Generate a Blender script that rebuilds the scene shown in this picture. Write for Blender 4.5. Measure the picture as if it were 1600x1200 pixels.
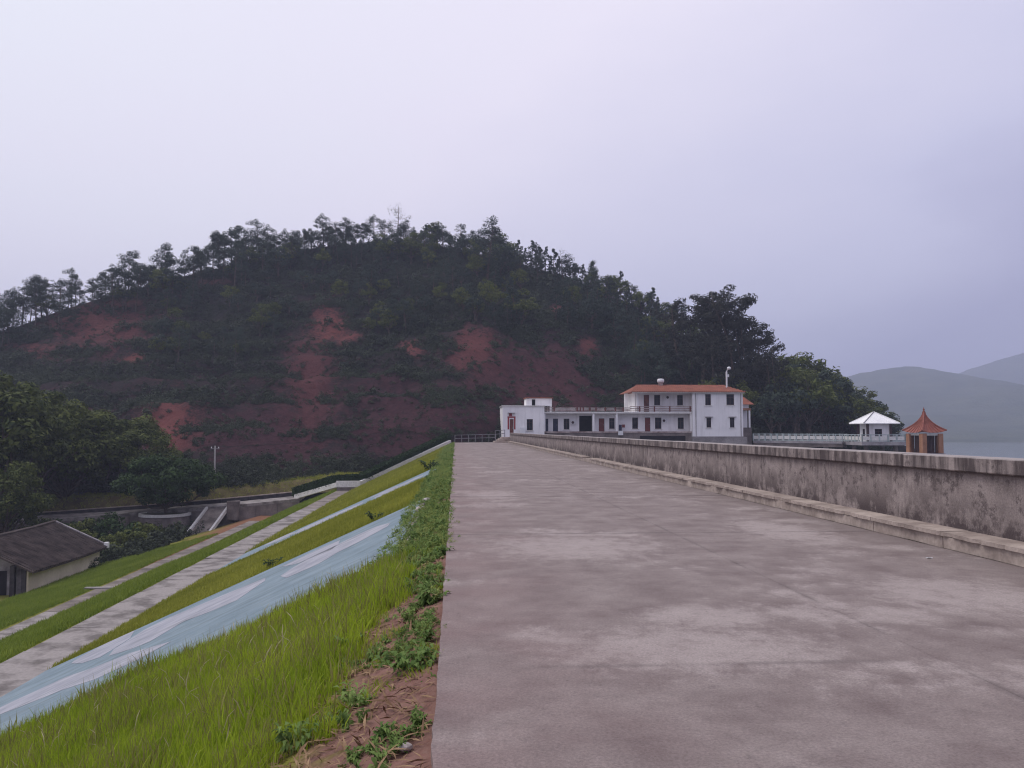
import bpy, bmesh, math, random
import numpy as np
from mathutils import Vector, Matrix, noise as mnoise

for o in list(bpy.data.objects): bpy.data.objects.remove(o)
SC = bpy.context.scene
COL = SC.collection
R = math.radians
random.seed(7); RNG = np.random.default_rng(7)

# ------------------------------------------------------------------ camera
FPX = 1350.0; EYE = 1.6; YAW = 3.7718; PITCH = 3.0463
cd = bpy.data.cameras.new('camera'); cam = bpy.data.objects.new('camera', cd); COL.objects.link(cam)
cd.sensor_width = 36; cd.lens = FPX/1600*36; cd.clip_start = 0.05; cd.clip_end = 9000
cam.location = (0, 0, EYE); cam.rotation_euler = (R(90+PITCH), 0, R(-YAW))
SC.camera = cam

# ------------------------------------------------------------------ sky and sun (overcast, brighter to the upper left)
SUN_AZ, SUN_EL = R(-70), R(58)
SUND = Vector((math.sin(SUN_AZ)*math.cos(SUN_EL), math.cos(SUN_AZ)*math.cos(SUN_EL), math.sin(SUN_EL)))
W = bpy.data.worlds.new('World'); SC.world = W; W.use_nodes = True
def build_world():
    nt = W.node_tree; nt.nodes.clear(); N = nt.nodes.new; L = nt.links.new
    out = N('ShaderNodeOutputWorld'); tc = N('ShaderNodeTexCoord')
    sky = N('ShaderNodeTexSky'); sky.sky_type = 'NISHITA'; sky.sun_disc = False
    sky.sun_elevation = SUN_EL; sky.sun_rotation = SUN_AZ
    sky.air_density = 1.0; sky.dust_density = 3.0
    bs = N('ShaderNodeBackground'); bs.inputs[1].default_value = 0.06; L(sky.outputs[0], bs.inputs[0])
    dot = N('ShaderNodeVectorMath'); dot.operation = 'DOT_PRODUCT'; dot.inputs[1].default_value = SUND
    L(tc.outputs['Generated'], dot.inputs[0])
    mp = N('ShaderNodeMapping'); mp.inputs['Scale'].default_value = (1.0, 1.0, 2.6); L(tc.outputs['Generated'], mp.inputs[0])
    nz = N('ShaderNodeTexNoise'); nz.inputs['Scale'].default_value = 1.9; nz.inputs['Detail'].default_value = 5; nz.inputs['Roughness'].default_value = .52
    L(mp.outputs[0], nz.inputs[0])
    ma = N('ShaderNodeMath'); ma.operation = 'MULTIPLY_ADD'; ma.inputs[1].default_value = .34; L(nz.outputs[0], ma.inputs[0])
    sub = N('ShaderNodeMath'); sub.operation = 'SUBTRACT'; sub.inputs[1].default_value = .165; L(dot.outputs['Value'], sub.inputs[0])
    L(sub.outputs[0], ma.inputs[2])
    rp = N('ShaderNodeValToRGB'); L(ma.outputs[0], rp.inputs[0])
    e = rp.color_ramp.elements
    e[0].position = 0.0; e[0].color = (.385, .378, .56, 1)
    e[1].position = 0.80; e[1].color = (.79, .81, .88, 1)
    m = e.new(.14); m.color = (.57, .565, .74, 1)
    m = e.new(.46); m.color = (.81, .765, .88, 1)
    bc = N('ShaderNodeBackground'); bc.inputs[1].default_value = 1.0; L(rp.outputs[0], bc.inputs[0])
    mx = N('ShaderNodeMixShader'); mx.inputs[0].default_value = .93
    L(bs.outputs[0], mx.inputs[1]); L(bc.outputs[0], mx.inputs[2]); L(mx.outputs[0], out.inputs[0])
build_world()
sd = bpy.data.lights.new('sun', 'SUN'); sun = bpy.data.objects.new('sun', sd); COL.objects.link(sun)
sd.energy = 1.5; sd.angle = R(28); sd.color = (1.0, .95, .93)
sun.rotation_euler = SUND.to_track_quat('Z', 'Y').to_euler()
vs = SC.view_settings; vs.view_transform = 'Standard'; vs.look = 'None'; vs.exposure = 0.35; vs.gamma = 1.0; vs.use_curve_mapping = False
SC.cycles.filter_width = 1.15; SC.cycles.volume_bounces = 0; SC.cycles.max_bounces = 6; SC.cycles.transparent_max_bounces = 4

# ------------------------------------------------------------------ helpers
_y, _p = R(YAW), R(PITCH)
FWD = Vector((math.sin(_y)*math.cos(_p), math.cos(_y)*math.cos(_p), math.sin(_p)))
RIG = Vector((math.cos(_y), -math.sin(_y), 0)); UPV = RIG.cross(FWD)
def ray(px, py): return FWD*FPX + RIG*(px-800) + UPV*(600-py)
def at(px, py, Y):                       # point of the place seen at that pixel, Y metres along the dam
    d = ray(px, py); return Vector((0, 0, EYE)) + d*(Y/d.y)
def atz(px, py, Z):
    d = ray(px, py); return Vector((0, 0, EYE)) + d*((Z-EYE)/d.z)

def tag(o, label=None, cat=None, group=None, kind=None):
    if label: o['label'] = label
    if cat: o['category'] = cat
    if group: o['group'] = group
    if kind: o['kind'] = kind
    return o
def empty(name, loc=(0, 0, 0), rz=0):
    o = bpy.data.objects.new(name, None); COL.objects.link(o); o.location = loc; o.rotation_euler = (0, 0, rz); o.empty_display_size = .2
    return o
class MB:
    def __init__(s): s.v = []; s.f = []
    def add(s, vs, fs):
        k = len(s.v); s.v += [tuple(v) for v in vs]; s.f += [tuple(i+k for i in f) for f in fs]; return s
    def box(s, x0, x1, y0, y1, z0, z1, jit=0):
        j = lambda: random.uniform(-jit, jit) if jit else 0
        vs = [(x+j(), y+j(), z+j()) for z in (z0, z1) for x, y in ((x0, y0), (x1, y0), (x1, y1), (x0, y1))]
        return s.add(vs, [(3, 2, 1, 0), (4, 5, 6, 7), (0, 1, 5, 4), (1, 2, 6, 5), (2, 3, 7, 6), (3, 0, 4, 7)])
    def beam(s, a, b, w, h, up=(0, 0, 1)):  # box bar from a to b
        a = Vector(a); b = Vector(b); d = (b-a).normalized(); u = Vector(up)
        if abs(d.dot(u)) > .99: u = Vector((0, 1, 0))
        r = d.cross(u).normalized(); u = r.cross(d)
        vs = []
        for p in (a, b):
            for sx, sy in ((-1, -1), (1, -1), (1, 1), (-1, 1)): vs.append(p + r*(sx*w/2) + u*(sy*h/2))
        return s.add(vs, [(3, 2, 1, 0), (4, 5, 6, 7), (0, 1, 5, 4), (1, 2, 6, 5), (2, 3, 7, 6), (3, 0, 4, 7)])
    def tube(s, pts, rad, n=7, cap=True):
        pts = [Vector(p) for p in pts]; rs = rad if hasattr(rad, '__len__') else [rad]*len(pts)
        vs = []
        for i, p in enumerate(pts):
            d = (pts[min(i+1, len(pts)-1)] - pts[max(i-1, 0)]).normalized()
            r = d.cross(Vector((.13, .97, .2))).normalized(); u = r.cross(d)
            for k in range(n):
                a = 2*math.pi*k/n; vs.append(p + (r*math.cos(a)+u*math.sin(a))*rs[i])
        fs = [(i*n+k, i*n+(k+1) % n, (i+1)*n+(k+1) % n, (i+1)*n+k) for i in range(len(pts)-1) for k in range(n)]
        if cap: fs += [tuple(range(n))[::-1], tuple(range((len(pts)-1)*n, len(pts)*n))]
        return s.add(vs, fs)
    def lathe(s, prof, n=12, c=(0, 0, 0), a0=0):
        vs = []; 
        for r, z in prof:
            for k in range(n):
                a = a0+2*math.pi*k/n; vs.append((c[0]+r*math.cos(a), c[1]+r*math.sin(a), c[2]+z))
        fs = [(i*n+k, i*n+(k+1) % n, (i+1)*n+(k+1) % n, (i+1)*n+k) for i in range(len(prof)-1) for k in range(n)]
        fs += [tuple(range(n))[::-1], tuple(range((len(prof)-1)*n, len(prof)*n))]
        return s.add(vs, fs)
    def prism(s, poly, off):               # polygon (3D pts) extruded by off
        n = len(poly); off = Vector(off)
        vs = [Vector(p) for p in poly] + [Vector(p)+off for p in poly]
        return s.add(vs, [tuple(range(n))[::-1], tuple(range(n, 2*n))] + [(i, (i+1) % n, n+(i+1) % n, n+i) for i in range(n)])
    def build(s, name, m, parent=None, smooth=False, loc=None, bevel=0):
        me = bpy.data.meshes.new(name); me.from_pydata(s.v, [], s.f)
        if bevel:
            bm = bmesh.new(); bm.from_mesh(me); bmesh.ops.bevel(bm, geom=bm.edges[:], offset=bevel, segments=1, affect='EDGES'); bm.to_mesh(me); bm.free()
        bm = bmesh.new(); bm.from_mesh(me); bmesh.ops.recalc_face_normals(bm, faces=bm.faces[:]); bm.to_mesh(me); bm.free()
        me.materials.append(m)
        if smooth: me.polygons.foreach_set('use_smooth', [True]*len(me.polygons))
        return put(name, me, parent, loc)
def put(name, me, parent=None, loc=None):
    o = bpy.data.objects.new(name, me); COL.objects.link(o)
    if parent is not None: o.parent = parent
    if loc is not None: o.location = loc
    return o
def np_mesh(name, V, Q, m, smooth=False):
    me = bpy.data.meshes.new(name); V = np.asarray(V, np.float32); Q = np.asarray(Q, np.int32); k = Q.shape[1]
    me.vertices.add(len(V)); me.vertices.foreach_set('co', V.ravel())
    me.loops.add(Q.size); me.loops.foreach_set('vertex_index', Q.ravel())
    me.polygons.add(len(Q)); me.polygons.foreach_set('loop_start', np.arange(0, Q.size, k, dtype=np.int32))
    me.update(calc_edges=True); me.materials.append(m)
    if smooth: me.polygons.foreach_set('use_smooth', [True]*len(Q))
    return me
def copy_tree(o, parent=None):
    c = o.copy(); COL.objects.link(c); c.parent = parent
    for ch in o.children: copy_tree(ch, c)
    return c

# ------------------------------------------------------------------ materials
class NT:
    def __init__(s, name):
        s.m = bpy.data.materials.new(name); s.m.use_nodes = True; s.t = s.m.node_tree
        s.b = s.t.nodes['Principled BSDF']; s.out = s.t.nodes['Material Output']; s.b.inputs['Specular IOR Level'].default_value = .25
    def n(s, t, **k):
        x = s.t.nodes.new(t)
        for a, v in k.items(): setattr(x, a, v)
        return x
    def l(s, a, b): s.t.links.new(a, b)
    def pos(s, scale=(1, 1, 1), obj=False):
        mp = s.n('ShaderNodeMapping'); mp.inputs['Scale'].default_value = scale
        if obj: s.l(s.n('ShaderNodeTexCoord').outputs['Object'], mp.inputs[0])
        else: s.l(s.n('ShaderNodeNewGeometry').outputs['Position'], mp.inputs[0])
        return mp.outputs[0]
    def noise(s, vec, scale, detail=4, rough=.55):
        x = s.n('ShaderNodeTexNoise'); x.inputs['Scale'].default_value = scale; x.inputs['Detail'].default_value = detail; x.inputs['Roughness'].default_value = rough
        s.l(vec, x.inputs['Vector']); return x.outputs[0]
    def ramp(s, val, a, b, c0=(0, 0, 0, 1), c1=(1, 1, 1, 1)):
        x = s.n('ShaderNodeValToRGB'); e = x.color_ramp.elements; e[0].position = a; e[1].position = b; e[0].color = c0; e[1].color = c1
        s.l(val, x.inputs[0]); return x.outputs[0]
    def mix(s, f, a, b, blend='MIX'):
        x = s.n('ShaderNodeMix', data_type='RGBA', blend_type=blend)
        for v, i in ((f, 0), (a, 6), (b, 7)):
            if hasattr(v, 'links'): s.l(v, x.inputs[i])
            elif i == 0: x.inputs[0].default_value = v
            else: x.inputs[i].default_value = (*v[:3], 1)
        return x.outputs[2]
    def math(s, op, a, b=None):
        x = s.n('ShaderNodeMath', operation=op)
        for i, v in enumerate((a, b)):
            if v is None: continue
            if hasattr(v, 'links'): s.l(v, x.inputs[i])
            else: x.inputs[i].default_value = v
        return x.outputs[0]
    def sep(s, vec):
        x = s.n('ShaderNodeSeparateXYZ'); s.l(vec, x.inputs[0]); return x.outputs
    def maprange(s, v, a, b):
        x = s.n('ShaderNodeMapRange'); x.inputs[1].default_value = a; x.inputs[2].default_value = b; s.l(v, x.inputs[0]); return x.outputs[0]
    def col(s, c): s.l(c, s.b.inputs['Base Color'])
    def bump(s, h, strength=.3, dist=.02):
        x = s.n('ShaderNodeBump'); x.inputs['Strength'].default_value = strength; x.inputs['Distance'].default_value = dist
        s.l(h, x.inputs['Height']); s.l(x.outputs[0], s.b.inputs['Normal'])
    def attr(s, name):
        x = s.n('ShaderNodeAttribute'); x.attribute_name = name; return x
def pmat(name, c0, c1, scale=3, rough=.8, bump=.15, stretch=(1, 1, 1), lo=.35, hi=.65, spec=.25, metal=0, dist=.02, obj=False, mott=1.0):
    t = NT(name); v = t.pos(stretch, obj); n1 = t.noise(v, scale, 5); n2 = t.noise(v, scale*9, 3)
    c = t.mix(t.ramp(n1, lo, hi), c0, c1); c = t.mix(t.ramp(n2, .3, .7, (.82,)*3+(1,), (1.1,)*3+(1,)), c, c, 'MULTIPLY') if False else c
    d0, d1 = 1-.22*mott, 1+.08*mott; dk = t.ramp(n2, .3, .75, (d0, d0, d0, 1), (d1, d1, d1, 1)); c = t.mix(1.0, c, dk, 'MULTIPLY')
    t.col(c); t.b.inputs['Roughness'].default_value = rough; t.b.inputs['Specular IOR Level'].default_value = spec; t.b.inputs['Metallic'].default_value = metal
    if bump: t.bump(n2, bump, dist)
    return t.m
def leafmat(name, c0, c1, trans=.25, hue_scale=.6):
    t = NT(name); g = t.n('ShaderNodeNewGeometry'); oi = t.n('ShaderNodeObjectInfo')
    ns = t.noise(t.pos(), hue_scale, 2)
    f = t.math('ADD', t.math('MULTIPLY', g.outputs['Random Per Island'], .42), t.math('MULTIPLY', oi.outputs['Random'], .28))
    f = t.math('ADD', f, t.math('MULTIPLY', t.ramp(ns, .3, .7), .4)); f = t.math('SUBTRACT', f, .06)
    c = t.mix(f, c0, c1); t.col(c); t.b.inputs['Roughness'].default_value = .7; t.b.inputs['Specular IOR Level'].default_value = .12
    tr = t.n('ShaderNodeBsdfTranslucent'); t.l(c, tr.inputs[0]); mx = t.n('ShaderNodeMixShader'); mx.inputs[0].default_value = trans
    t.l(t.b.outputs[0], mx.inputs[1]); t.l(tr.outputs[0], mx.inputs[2]); t.l(mx.outputs[0], t.out.inputs[0])
    return t.m
M = {}
def road_material():
    t = NT('worn_concrete_road'); v = t.pos()
    big = t.noise(v, .42, 5, .6); mid = t.noise(v, 1.7, 6, .65); fine = t.noise(v, 55, 4, .8)
    c = t.mix(t.ramp(mid, .33, .68), (.158, .120, .115), (.262, .216, .203))
    grit = t.noise(v, 7, 6, .78); grit2 = t.noise(t.pos((1.2, .8, 1)), 3.6, 7, .78)
    worn = t.math('MULTIPLY', t.ramp(big, .50, .62), .8)
    for cx, cy, rx, ry in ((1.75, 6.35, 1.5, 1.0), (1.6, 11.9, 1.7, 1.8), (4.6, 5.2, 1.6, .8), (4.9, 8.2, 1.2, 1.4), (.9, 21.5, 1.0, 2.2), (2.2, 7.4, .8, .7), (5.2, 13.5, .9, 2.5)):
        mp = t.n('ShaderNodeMapping', vector_type='POINT'); mp.inputs['Location'].default_value = (-cx/rx, -cy/ry, 0); mp.inputs['Scale'].default_value = (1/rx, 1/ry, 0); t.l(v, mp.inputs[0])
        ln = t.n('ShaderNodeVectorMath', operation='LENGTH'); t.l(mp.outputs[0], ln.inputs[0]); worn = t.math('MAXIMUM', worn, t.maprange(ln.outputs['Value'], 1.15, .35))
    worn = t.math('ADD', worn, t.math('MULTIPLY', t.math('SUBTRACT', grit2, .5), 2.6)); worn = t.math('ADD', worn, t.math('MULTIPLY', t.math('SUBTRACT', grit, .5), 1.4))
    c = t.mix(t.math('MULTIPLY', t.ramp(worn, .40, 1.05), .66), c, (.375, .318, .302))
    c = t.mix(t.math('MULTIPLY', t.ramp(grit, .55, .68), .45), c, (.105, .082, .08))
    x = t.sep(v)[0]
    red = t.math('MULTIPLY', t.maprange(x, 1.6, -.2), t.ramp(t.noise(v, .9, 4), .3, .65))
    c = t.mix(t.math('MULTIPLY', red, .55), c, (.21, .135, .13))
    edge = t.math('MULTIPLY', t.maprange(x, 6.0, 6.6), t.ramp(mid, .35, .6)); c = t.mix(t.math('MULTIPLY', edge, .6), c, (.15, .12, .12))
    c = t.mix(1.0, c, t.ramp(fine, .32, .68, (.70, .70, .70, 1), (1.22, 1.22, 1.22, 1)), 'MULTIPLY')
    pit = t.noise(v, 17, 5, .8); c = t.mix(t.math('MULTIPLY', t.ramp(pit, .60, .70), .55), c, (.07, .055, .055))
    tj = t.noise(t.pos((1, 1, 1)), .9, 4); y_ = t.sep(v)[1]; wy = t.math('ADD', y_, t.math('MULTIPLY', t.math('SUBTRACT', pit, .5), .10)); jm = t.math('ABSOLUTE', t.math('SUBTRACT', t.math('FRACT', t.math('DIVIDE', t.math('SUBTRACT', wy, 2.15), 7.5)), .5)); c = t.mix(t.math('MULTIPLY', t.math('MULTIPLY', t.maprange(jm, .010, .001), t.ramp(tj, .42, .58)), .4), c, (.06, .048, .048))
    wx = t.math('ADD', x, t.math('MULTIPLY', t.math('SUBTRACT', pit, .5), .12)); c = t.mix(t.math('MULTIPLY', t.math('MULTIPLY', t.maprange(t.math('ABSOLUTE', t.math('SUBTRACT', wx, 3.385)), .06, .005), t.ramp(tj, .44, .6)), .35), c, (.06, .048, .048))
    vor = t.n('ShaderNodeTexVoronoi'); vor.inputs['Scale'].default_value = 9; t.l(v, vor.inputs['Vector'])
    t.col(c); t.b.inputs['Roughness'].default_value = .78; t.bump(t.math('ADD', fine, t.math('MULTIPLY', pit, 1.5)), .5, .012)
    return t.m
M['road'] = road_material()
def wall_material():
    t = NT('stained_shaded_render'); v = t.pos(); st = t.pos((1, 7, .55)); st2 = t.pos((1, 2.2, .35))
    base = t.noise(v, 2.2, 6, .65); streak = t.noise(st, 1.0, 5, .6); st_b = t.noise(st2, .8, 4, .6); fine = t.noise(v, 40, 3, .7)
    c = t.mix(t.ramp(base, .3, .7), (.25, .205, .195), (.41, .345, .325))
    z = t.sep(v)[2]
    patch = t.noise(t.pos((1, .55, 1.2)), 1.1, 6, .7); pm = t.ramp(patch, .40, .62); k = t.math('ADD', t.math('MULTIPLY', t.ramp(streak, .46, .62), pm), t.math('MULTIPLY', t.math('MULTIPLY', t.ramp(st_b, .42, .66), t.ramp(base, .35, .6)), .8))
    low = t.math('MULTIPLY', t.maprange(z, .95, .3), t.ramp(t.noise(v, 1.5, 6, .72), .36, .52))
    top = t.math('MULTIPLY', t.maprange(z, .80, 1.03), t.ramp(streak, .35, .6))  # dark runs below the coping: stain mixed with its painted shadow
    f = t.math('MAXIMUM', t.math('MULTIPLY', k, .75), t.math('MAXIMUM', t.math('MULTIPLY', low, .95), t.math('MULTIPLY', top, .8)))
    drip = t.noise(t.pos((1, 16, .5)), 1.0, 4, .7); f = t.math('MAXIMUM', f, t.math('MULTIPLY', t.math('MULTIPLY', t.ramp(drip, .50, .60), t.ramp(patch, .42, .56)), .6)); f = t.math('MAXIMUM', f, t.math('MULTIPLY', t.ramp(t.noise(v, 3.2, 7, .8), .49, .60), .8)); f = t.math('MAXIMUM', f, t.math('MULTIPLY', t.maprange(z, .94, 1.03), .8)); c = t.mix(t.math('MINIMUM', f, .95), c, (.062, .046, .048))  # also paints the coping's shadow line as a solid dark band
    c = t.mix(1.0, c, t.ramp(fine, .3, .7, (.75, .75, .75, 1), (1.18, 1.18, 1.18, 1)), 'MULTIPLY')
    t.col(c); t.b.inputs['Roughness'].default_value = .9; t.bump(t.math('ADD', fine, base), .5, .015); return t.m
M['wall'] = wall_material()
def coping_material():
    t = NT('stained_coping'); v = t.pos(); st = t.pos((1, 5, .8)); base = t.noise(v, 1.6, 6, .65); s2 = t.noise(st, .9, 5, .6); fine = t.noise(v, 42, 3, .7)
    c = t.mix(t.ramp(base, .3, .7), (.19, .155, .15), (.34, .285, .27)); c = t.mix(t.math('MULTIPLY', t.ramp(s2, .40, .58), .85), c, (.055, .042, .044)); c = t.mix(t.math('MULTIPLY', t.ramp(t.noise(v, 6, 6, .8), .52, .62), .6), c, (.06, .045, .048))
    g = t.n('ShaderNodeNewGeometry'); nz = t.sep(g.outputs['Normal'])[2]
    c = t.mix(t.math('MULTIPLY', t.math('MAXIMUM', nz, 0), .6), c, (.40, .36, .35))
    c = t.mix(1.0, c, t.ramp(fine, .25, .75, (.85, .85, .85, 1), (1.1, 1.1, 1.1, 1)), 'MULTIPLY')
    t.col(c); t.b.inputs['Roughness'].default_value = .9; t.bump(t.math('ADD', fine, base), .3, .012); return t.m
M['coping'] = coping_material()
M['kerb'] = pmat('kerb_concrete', (.27, .215, .19), (.46, .38, .335), 1.8, .85, .3)
M['path'] = pmat('path_concrete', (.135, .118, .112), (.285, .255, .245), 1.1, .85, .25, lo=.38, hi=.55)
M['path_dirty'] = pmat('mossy_path', (.12, .10, .09), (.26, .22, .20), .8, .9, .3)
def panel_paint(name, c0, c1):
    t = NT(name); v = t.pos(); dn = t.pos((.35, 3.0, .35)); a = t.noise(v, 1.4, 6, .65); b = t.noise(dn, 1.1, 5, .65); f = t.noise(v, 14, 5, .7)
    c = t.mix(t.ramp(a, .35, .65), c0, c1); c = t.mix(t.math('MULTIPLY', t.ramp(b, .50, .72), .5), c, (.075, .09, .085)); c = t.mix(t.math('MULTIPLY', t.ramp(f, .57, .68), .5), c, (.30, .29, .28))
    t.col(c); t.b.inputs['Roughness'].default_value = .75; t.bump(f, .2, .01); return t.m
M['paint_blue'] = panel_paint('faded_blue_paint', (.125, .175, .21), (.19, .245, .285))
M['paint_white'] = panel_paint('faded_white_paint', (.23, .235, .275), (.34, .34, .385))
M['paint_blue_plain'] = pmat('faded_blue_paint', (.085, .135, .175), (.145, .20, .245), 1.4, .7, .15, stretch=(1, 2.5, 1))
M['rim_paint'] = pmat('rim_white_paint', (.24, .235, .27), (.38, .365, .40), 1.3, .7, .15)
def white_wall():
    t = NT('white_limewash'); v = t.pos(); st = t.pos((2.2, 2.2, .22)); a = t.noise(v, .35, 5); b = t.noise(st, 1.0, 5, .65); f = t.noise(v, 9, 4, .7)
    c = t.mix(t.ramp(a, .35, .65), (.72, .705, .715), (.84, .82, .83)); c = t.mix(t.math('MULTIPLY', t.ramp(b, .52, .75), .38), c, (.36, .34, .34)); c = t.mix(t.math('MULTIPLY', t.ramp(f, .6, .75), .15), c, (.4, .38, .36))
    t.col(c); t.b.inputs['Roughness'].default_value = .85; return t.m
M['white_wall'] = white_wall()
M['white_plain'] = pmat('white_limewash', (.70, .69, .70), (.84, .82, .83), .35, .85, .05, stretch=(1, 1, .3), mott=.25)
M['grey_wall'] = pmat('grey_plinth', (.22, .20, .20), (.36, .33, .33), .6, .9, .15)
M['stone_base'] = pmat('rough_base', (.12, .10, .095), (.24, .20, .19), .9, .95, .4)
M['band'] = pmat('pale_band', (.62, .60, .58), (.74, .72, .70), .8, .8, .05)
M['rail_pink'] = pmat('weathered_railing', (.22, .15, .14), (.50, .42, .40), 1.2, .85, .1)
M['tile'] = pmat('red_tile', (.20, .068, .044), (.32, .11, .07), 1.2, .7, .2)
M['tile2'] = pmat('red_pavilion_tile', (.22, .070, .05), (.31, .10, .072), 2.2, .6, .2)
M['orange'] = pmat('orange_facing', (.30, .145, .085), (.39, .20, .125), 1.5, .7, .1)
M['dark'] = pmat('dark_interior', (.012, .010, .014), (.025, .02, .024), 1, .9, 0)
M['frame'] = pmat('dark_frame', (.05, .03, .035), (.09, .05, .05), 2, .6, 0)
M['red_door'] = pmat('red_door', (.15, .035, .035), (.21, .05, .045), 2, .6, 0)
M['brown_door'] = pmat('brown_door', (.13, .04, .035), (.20, .07, .055), 2, .6, 0)
M['red_paper'] = pmat('red_paper', (.26, .03, .04), (.36, .05, .05), 3, .7, 0)
M['blue_board'] = pmat('blue_board', (.018, .022, .055), (.03, .035, .08), 2, .6, 0)
M['steel'] = pmat('grey_steel', (.18, .17, .18), (.28, .27, .28), 3, .5, 0, metal=.3)
M['white_metal'] = pmat('white_metal', (.72, .72, .74), (.82, .82, .83), 3, .45, 0)
M['roof_white'] = pmat('white_roof', (.78, .77, .78), (.86, .85, .85), .8, .6, .05)
M['rail_blue'] = pmat('pale_rail', (.30, .37, .38), (.48, .52, .52), 1, .7, .05)
M['deck'] = pmat('bridge_concrete', (.24, .22, .24), (.40, .37, .38), .7, .9, .1)
M['old_tile'] = pmat('old_grey_tile', (.038, .028, .028), (.095, .073, .068), 1.0, .9, .4)
M['cream'] = pmat('cream_plaster', (.60, .51, .39), (.74, .65, .51), .6, .9, .1, mott=.4)
M['old_plaster'] = pmat('peeling_plaster', (.13, .11, .12), (.34, .31, .33), .9, .9, .2)
M['timber'] = pmat('dark_timber', (.03, .025, .03), (.07, .06, .065), 2, .8, .1)
M['bark'] = pmat('bark', (.055, .04, .035), (.13, .095, .08), 2.5, .95, .4)
M['pole'] = pmat('pole_concrete', (.36, .33, .32), (.46, .43, .42), 2, .8, 0)
M['wire'] = pmat('wire', (.02, .02, .02), (.03, .03, .03), 2, .7, 0)
M['stone'] = pmat('pale_stone', (.30, .25, .24), (.48, .43, .42), 6, .9, .3)
M['straw'] = pmat('dry_litter', (.16, .09, .05), (.32, .21, .12), 6, .9, 0)
M['riprap'] = pmat('rip_rap', (.14, .12, .11), (.30, .27, .25), 1.6, .95, .6, dist=.1)
M['hedge'] = leafmat('hedge_leaf', (.012, .028, .012), (.04, .07, .022), .15)
M['pine'] = leafmat('pine_needles', (.016, .027, .022), (.062, .086, .058), .15)
M['broad'] = leafmat('broad_leaf', (.018, .034, .010), (.165, .185, .042), .22)
M['broad2'] = leafmat('dark_leaf', (.008, .022, .008), (.058, .100, .024), .2)
M['feather'] = leafmat('feathery_leaf', (.016, .018, .016), (.052, .054, .042), .15)
M['shrub'] = leafmat('hill_scrub', (.010, .013, .013), (.075, .092, .052), .15, .09)
M['weed'] = leafmat('weed_leaf', (.045, .10, .02), (.22, .30, .085), .3, 2)
M['weed2'] = leafmat('pale_weed_leaf', (.10, .14, .03), (.30, .34, .10), .3, 2)
M['grass'] = leafmat('grass_blade', (.13, .22, .010), (.46, .54, .05), .4, .45)
M['grass2'] = leafmat('slope_grass', (.13, .155, .016), (.40, .40, .07), .3, .25)
M['dry'] = leafmat('dry_grass', (.16, .15, .04), (.36, .33, .12), .3, .6)
M['grass3'] = leafmat('lower_slope_grass', (.085, .14, .014), (.27, .33, .055), .3, .3)
M['seed'] = leafmat('seed_head', (.36, .30, .17), (.58, .52, .34), .3, 1)

def slope_material():
    t = NT('embankment_soil'); v = t.pos(); x, y, z = t.sep(v)
    n1 = t.noise(v, .35, 5, .6); n2 = t.noise(v, 3.0, 6, .65); n3 = t.noise(v, 26, 4, .7)
    soil = t.mix(t.ramp(n2, .3, .7), (.125, .060, .048), (.25, .135, .112)); soil = t.mix(t.ramp(n3, .35, .7), soil, (.20, .12, .10))
    gr = t.mix(t.ramp(n1, .32, .66), (.12, .13, .022), (.21, .20, .045)); gr = t.mix(t.math('MULTIPLY', t.ramp(n3, .4, .7), .6), gr, (.20, .20, .05))
    brown = t.math('MULTIPLY', t.ramp(n2, .52, .66), .35); gr = t.mix(brown, gr, (.13, .075, .04))
    xx = t.math('ADD', x, t.math('MULTIPLY', t.math('SUBTRACT', n2, .5), 1.2))
    f = t.maprange(xx, -.75, -1.15)
    far = t.math('MULTIPLY', t.maprange(t.math('ADD', x, t.math('MULTIPLY', n2, 4)), -17.2, -18.6), t.maprange(y, 58, 66)); far = t.math('MULTIPLY', far, t.maprange(x, -27, -23))
    c = t.mix(f, soil, gr); c = t.mix(far, c, t.mix(n2, (.16, .07, .045), (.22, .12, .07)))
    t.col(c); t.b.inputs['Roughness'].default_value = .95; t.b.inputs['Specular IOR Level'].default_value = .05; t.bump(t.math('ADD', n3, n2), .6, .04); return t.m
M['slope'] = slope_material()
def hill_material():
    t = NT('hill_soil'); v = t.pos(); a = t.attr('bare'); st = t.pos((1, 1, .16))
    n1 = t.noise(v, .16, 6, .65); n2 = t.noise(st, 1.3, 5, .65); n3 = t.noise(v, 2.4, 5, .7)
    soil = t.mix(t.ramp(n2, .3, .7), (.020, .010, .014), (.056, .025, .031))
    br = t.attr('bright'); soil = t.mix(br.outputs['Fac'], soil, t.mix(n2, (.090, .031, .030), (.20, .067, .058)))
    n4 = t.noise(v, .6, 6, .75); scrub = t.mix(t.ramp(n3, .3, .7), (.010, .009, .011), (.032, .026, .024))
    f = t.math('ADD', a.outputs['Fac'], t.math('MULTIPLY', t.math('SUBTRACT', n1, .5), 1.1)); f = t.math('ADD', f, t.math('MULTIPLY', t.math('SUBTRACT', n3, .5), .8)); f = t.math('ADD', f, t.math('MULTIPLY', t.math('SUBTRACT', n4, .5), 1.5))
    c = t.mix(t.ramp(f, .25, .60), scrub, soil)
    t.col(c); t.b.inputs['Roughness'].default_value = .95; t.b.inputs['Specular IOR Level'].default_value = .05; t.bump(t.math('ADD', n2, n3), .8, .35); return t.m
M['hill'] = hill_material()
M['valley'] = pmat('valley_soil', (.020, .022, .014), (.065, .06, .03), .25, .95, .4)
M['bank'] = pmat('bank_grass', (.075, .055, .028), (.15, .125, .045), .7, .95, .5)
M['far_hill'] = pmat('far_hill', (.030, .045, .030), (.075, .085, .05), .02, .95, .8, dist=6)
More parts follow.
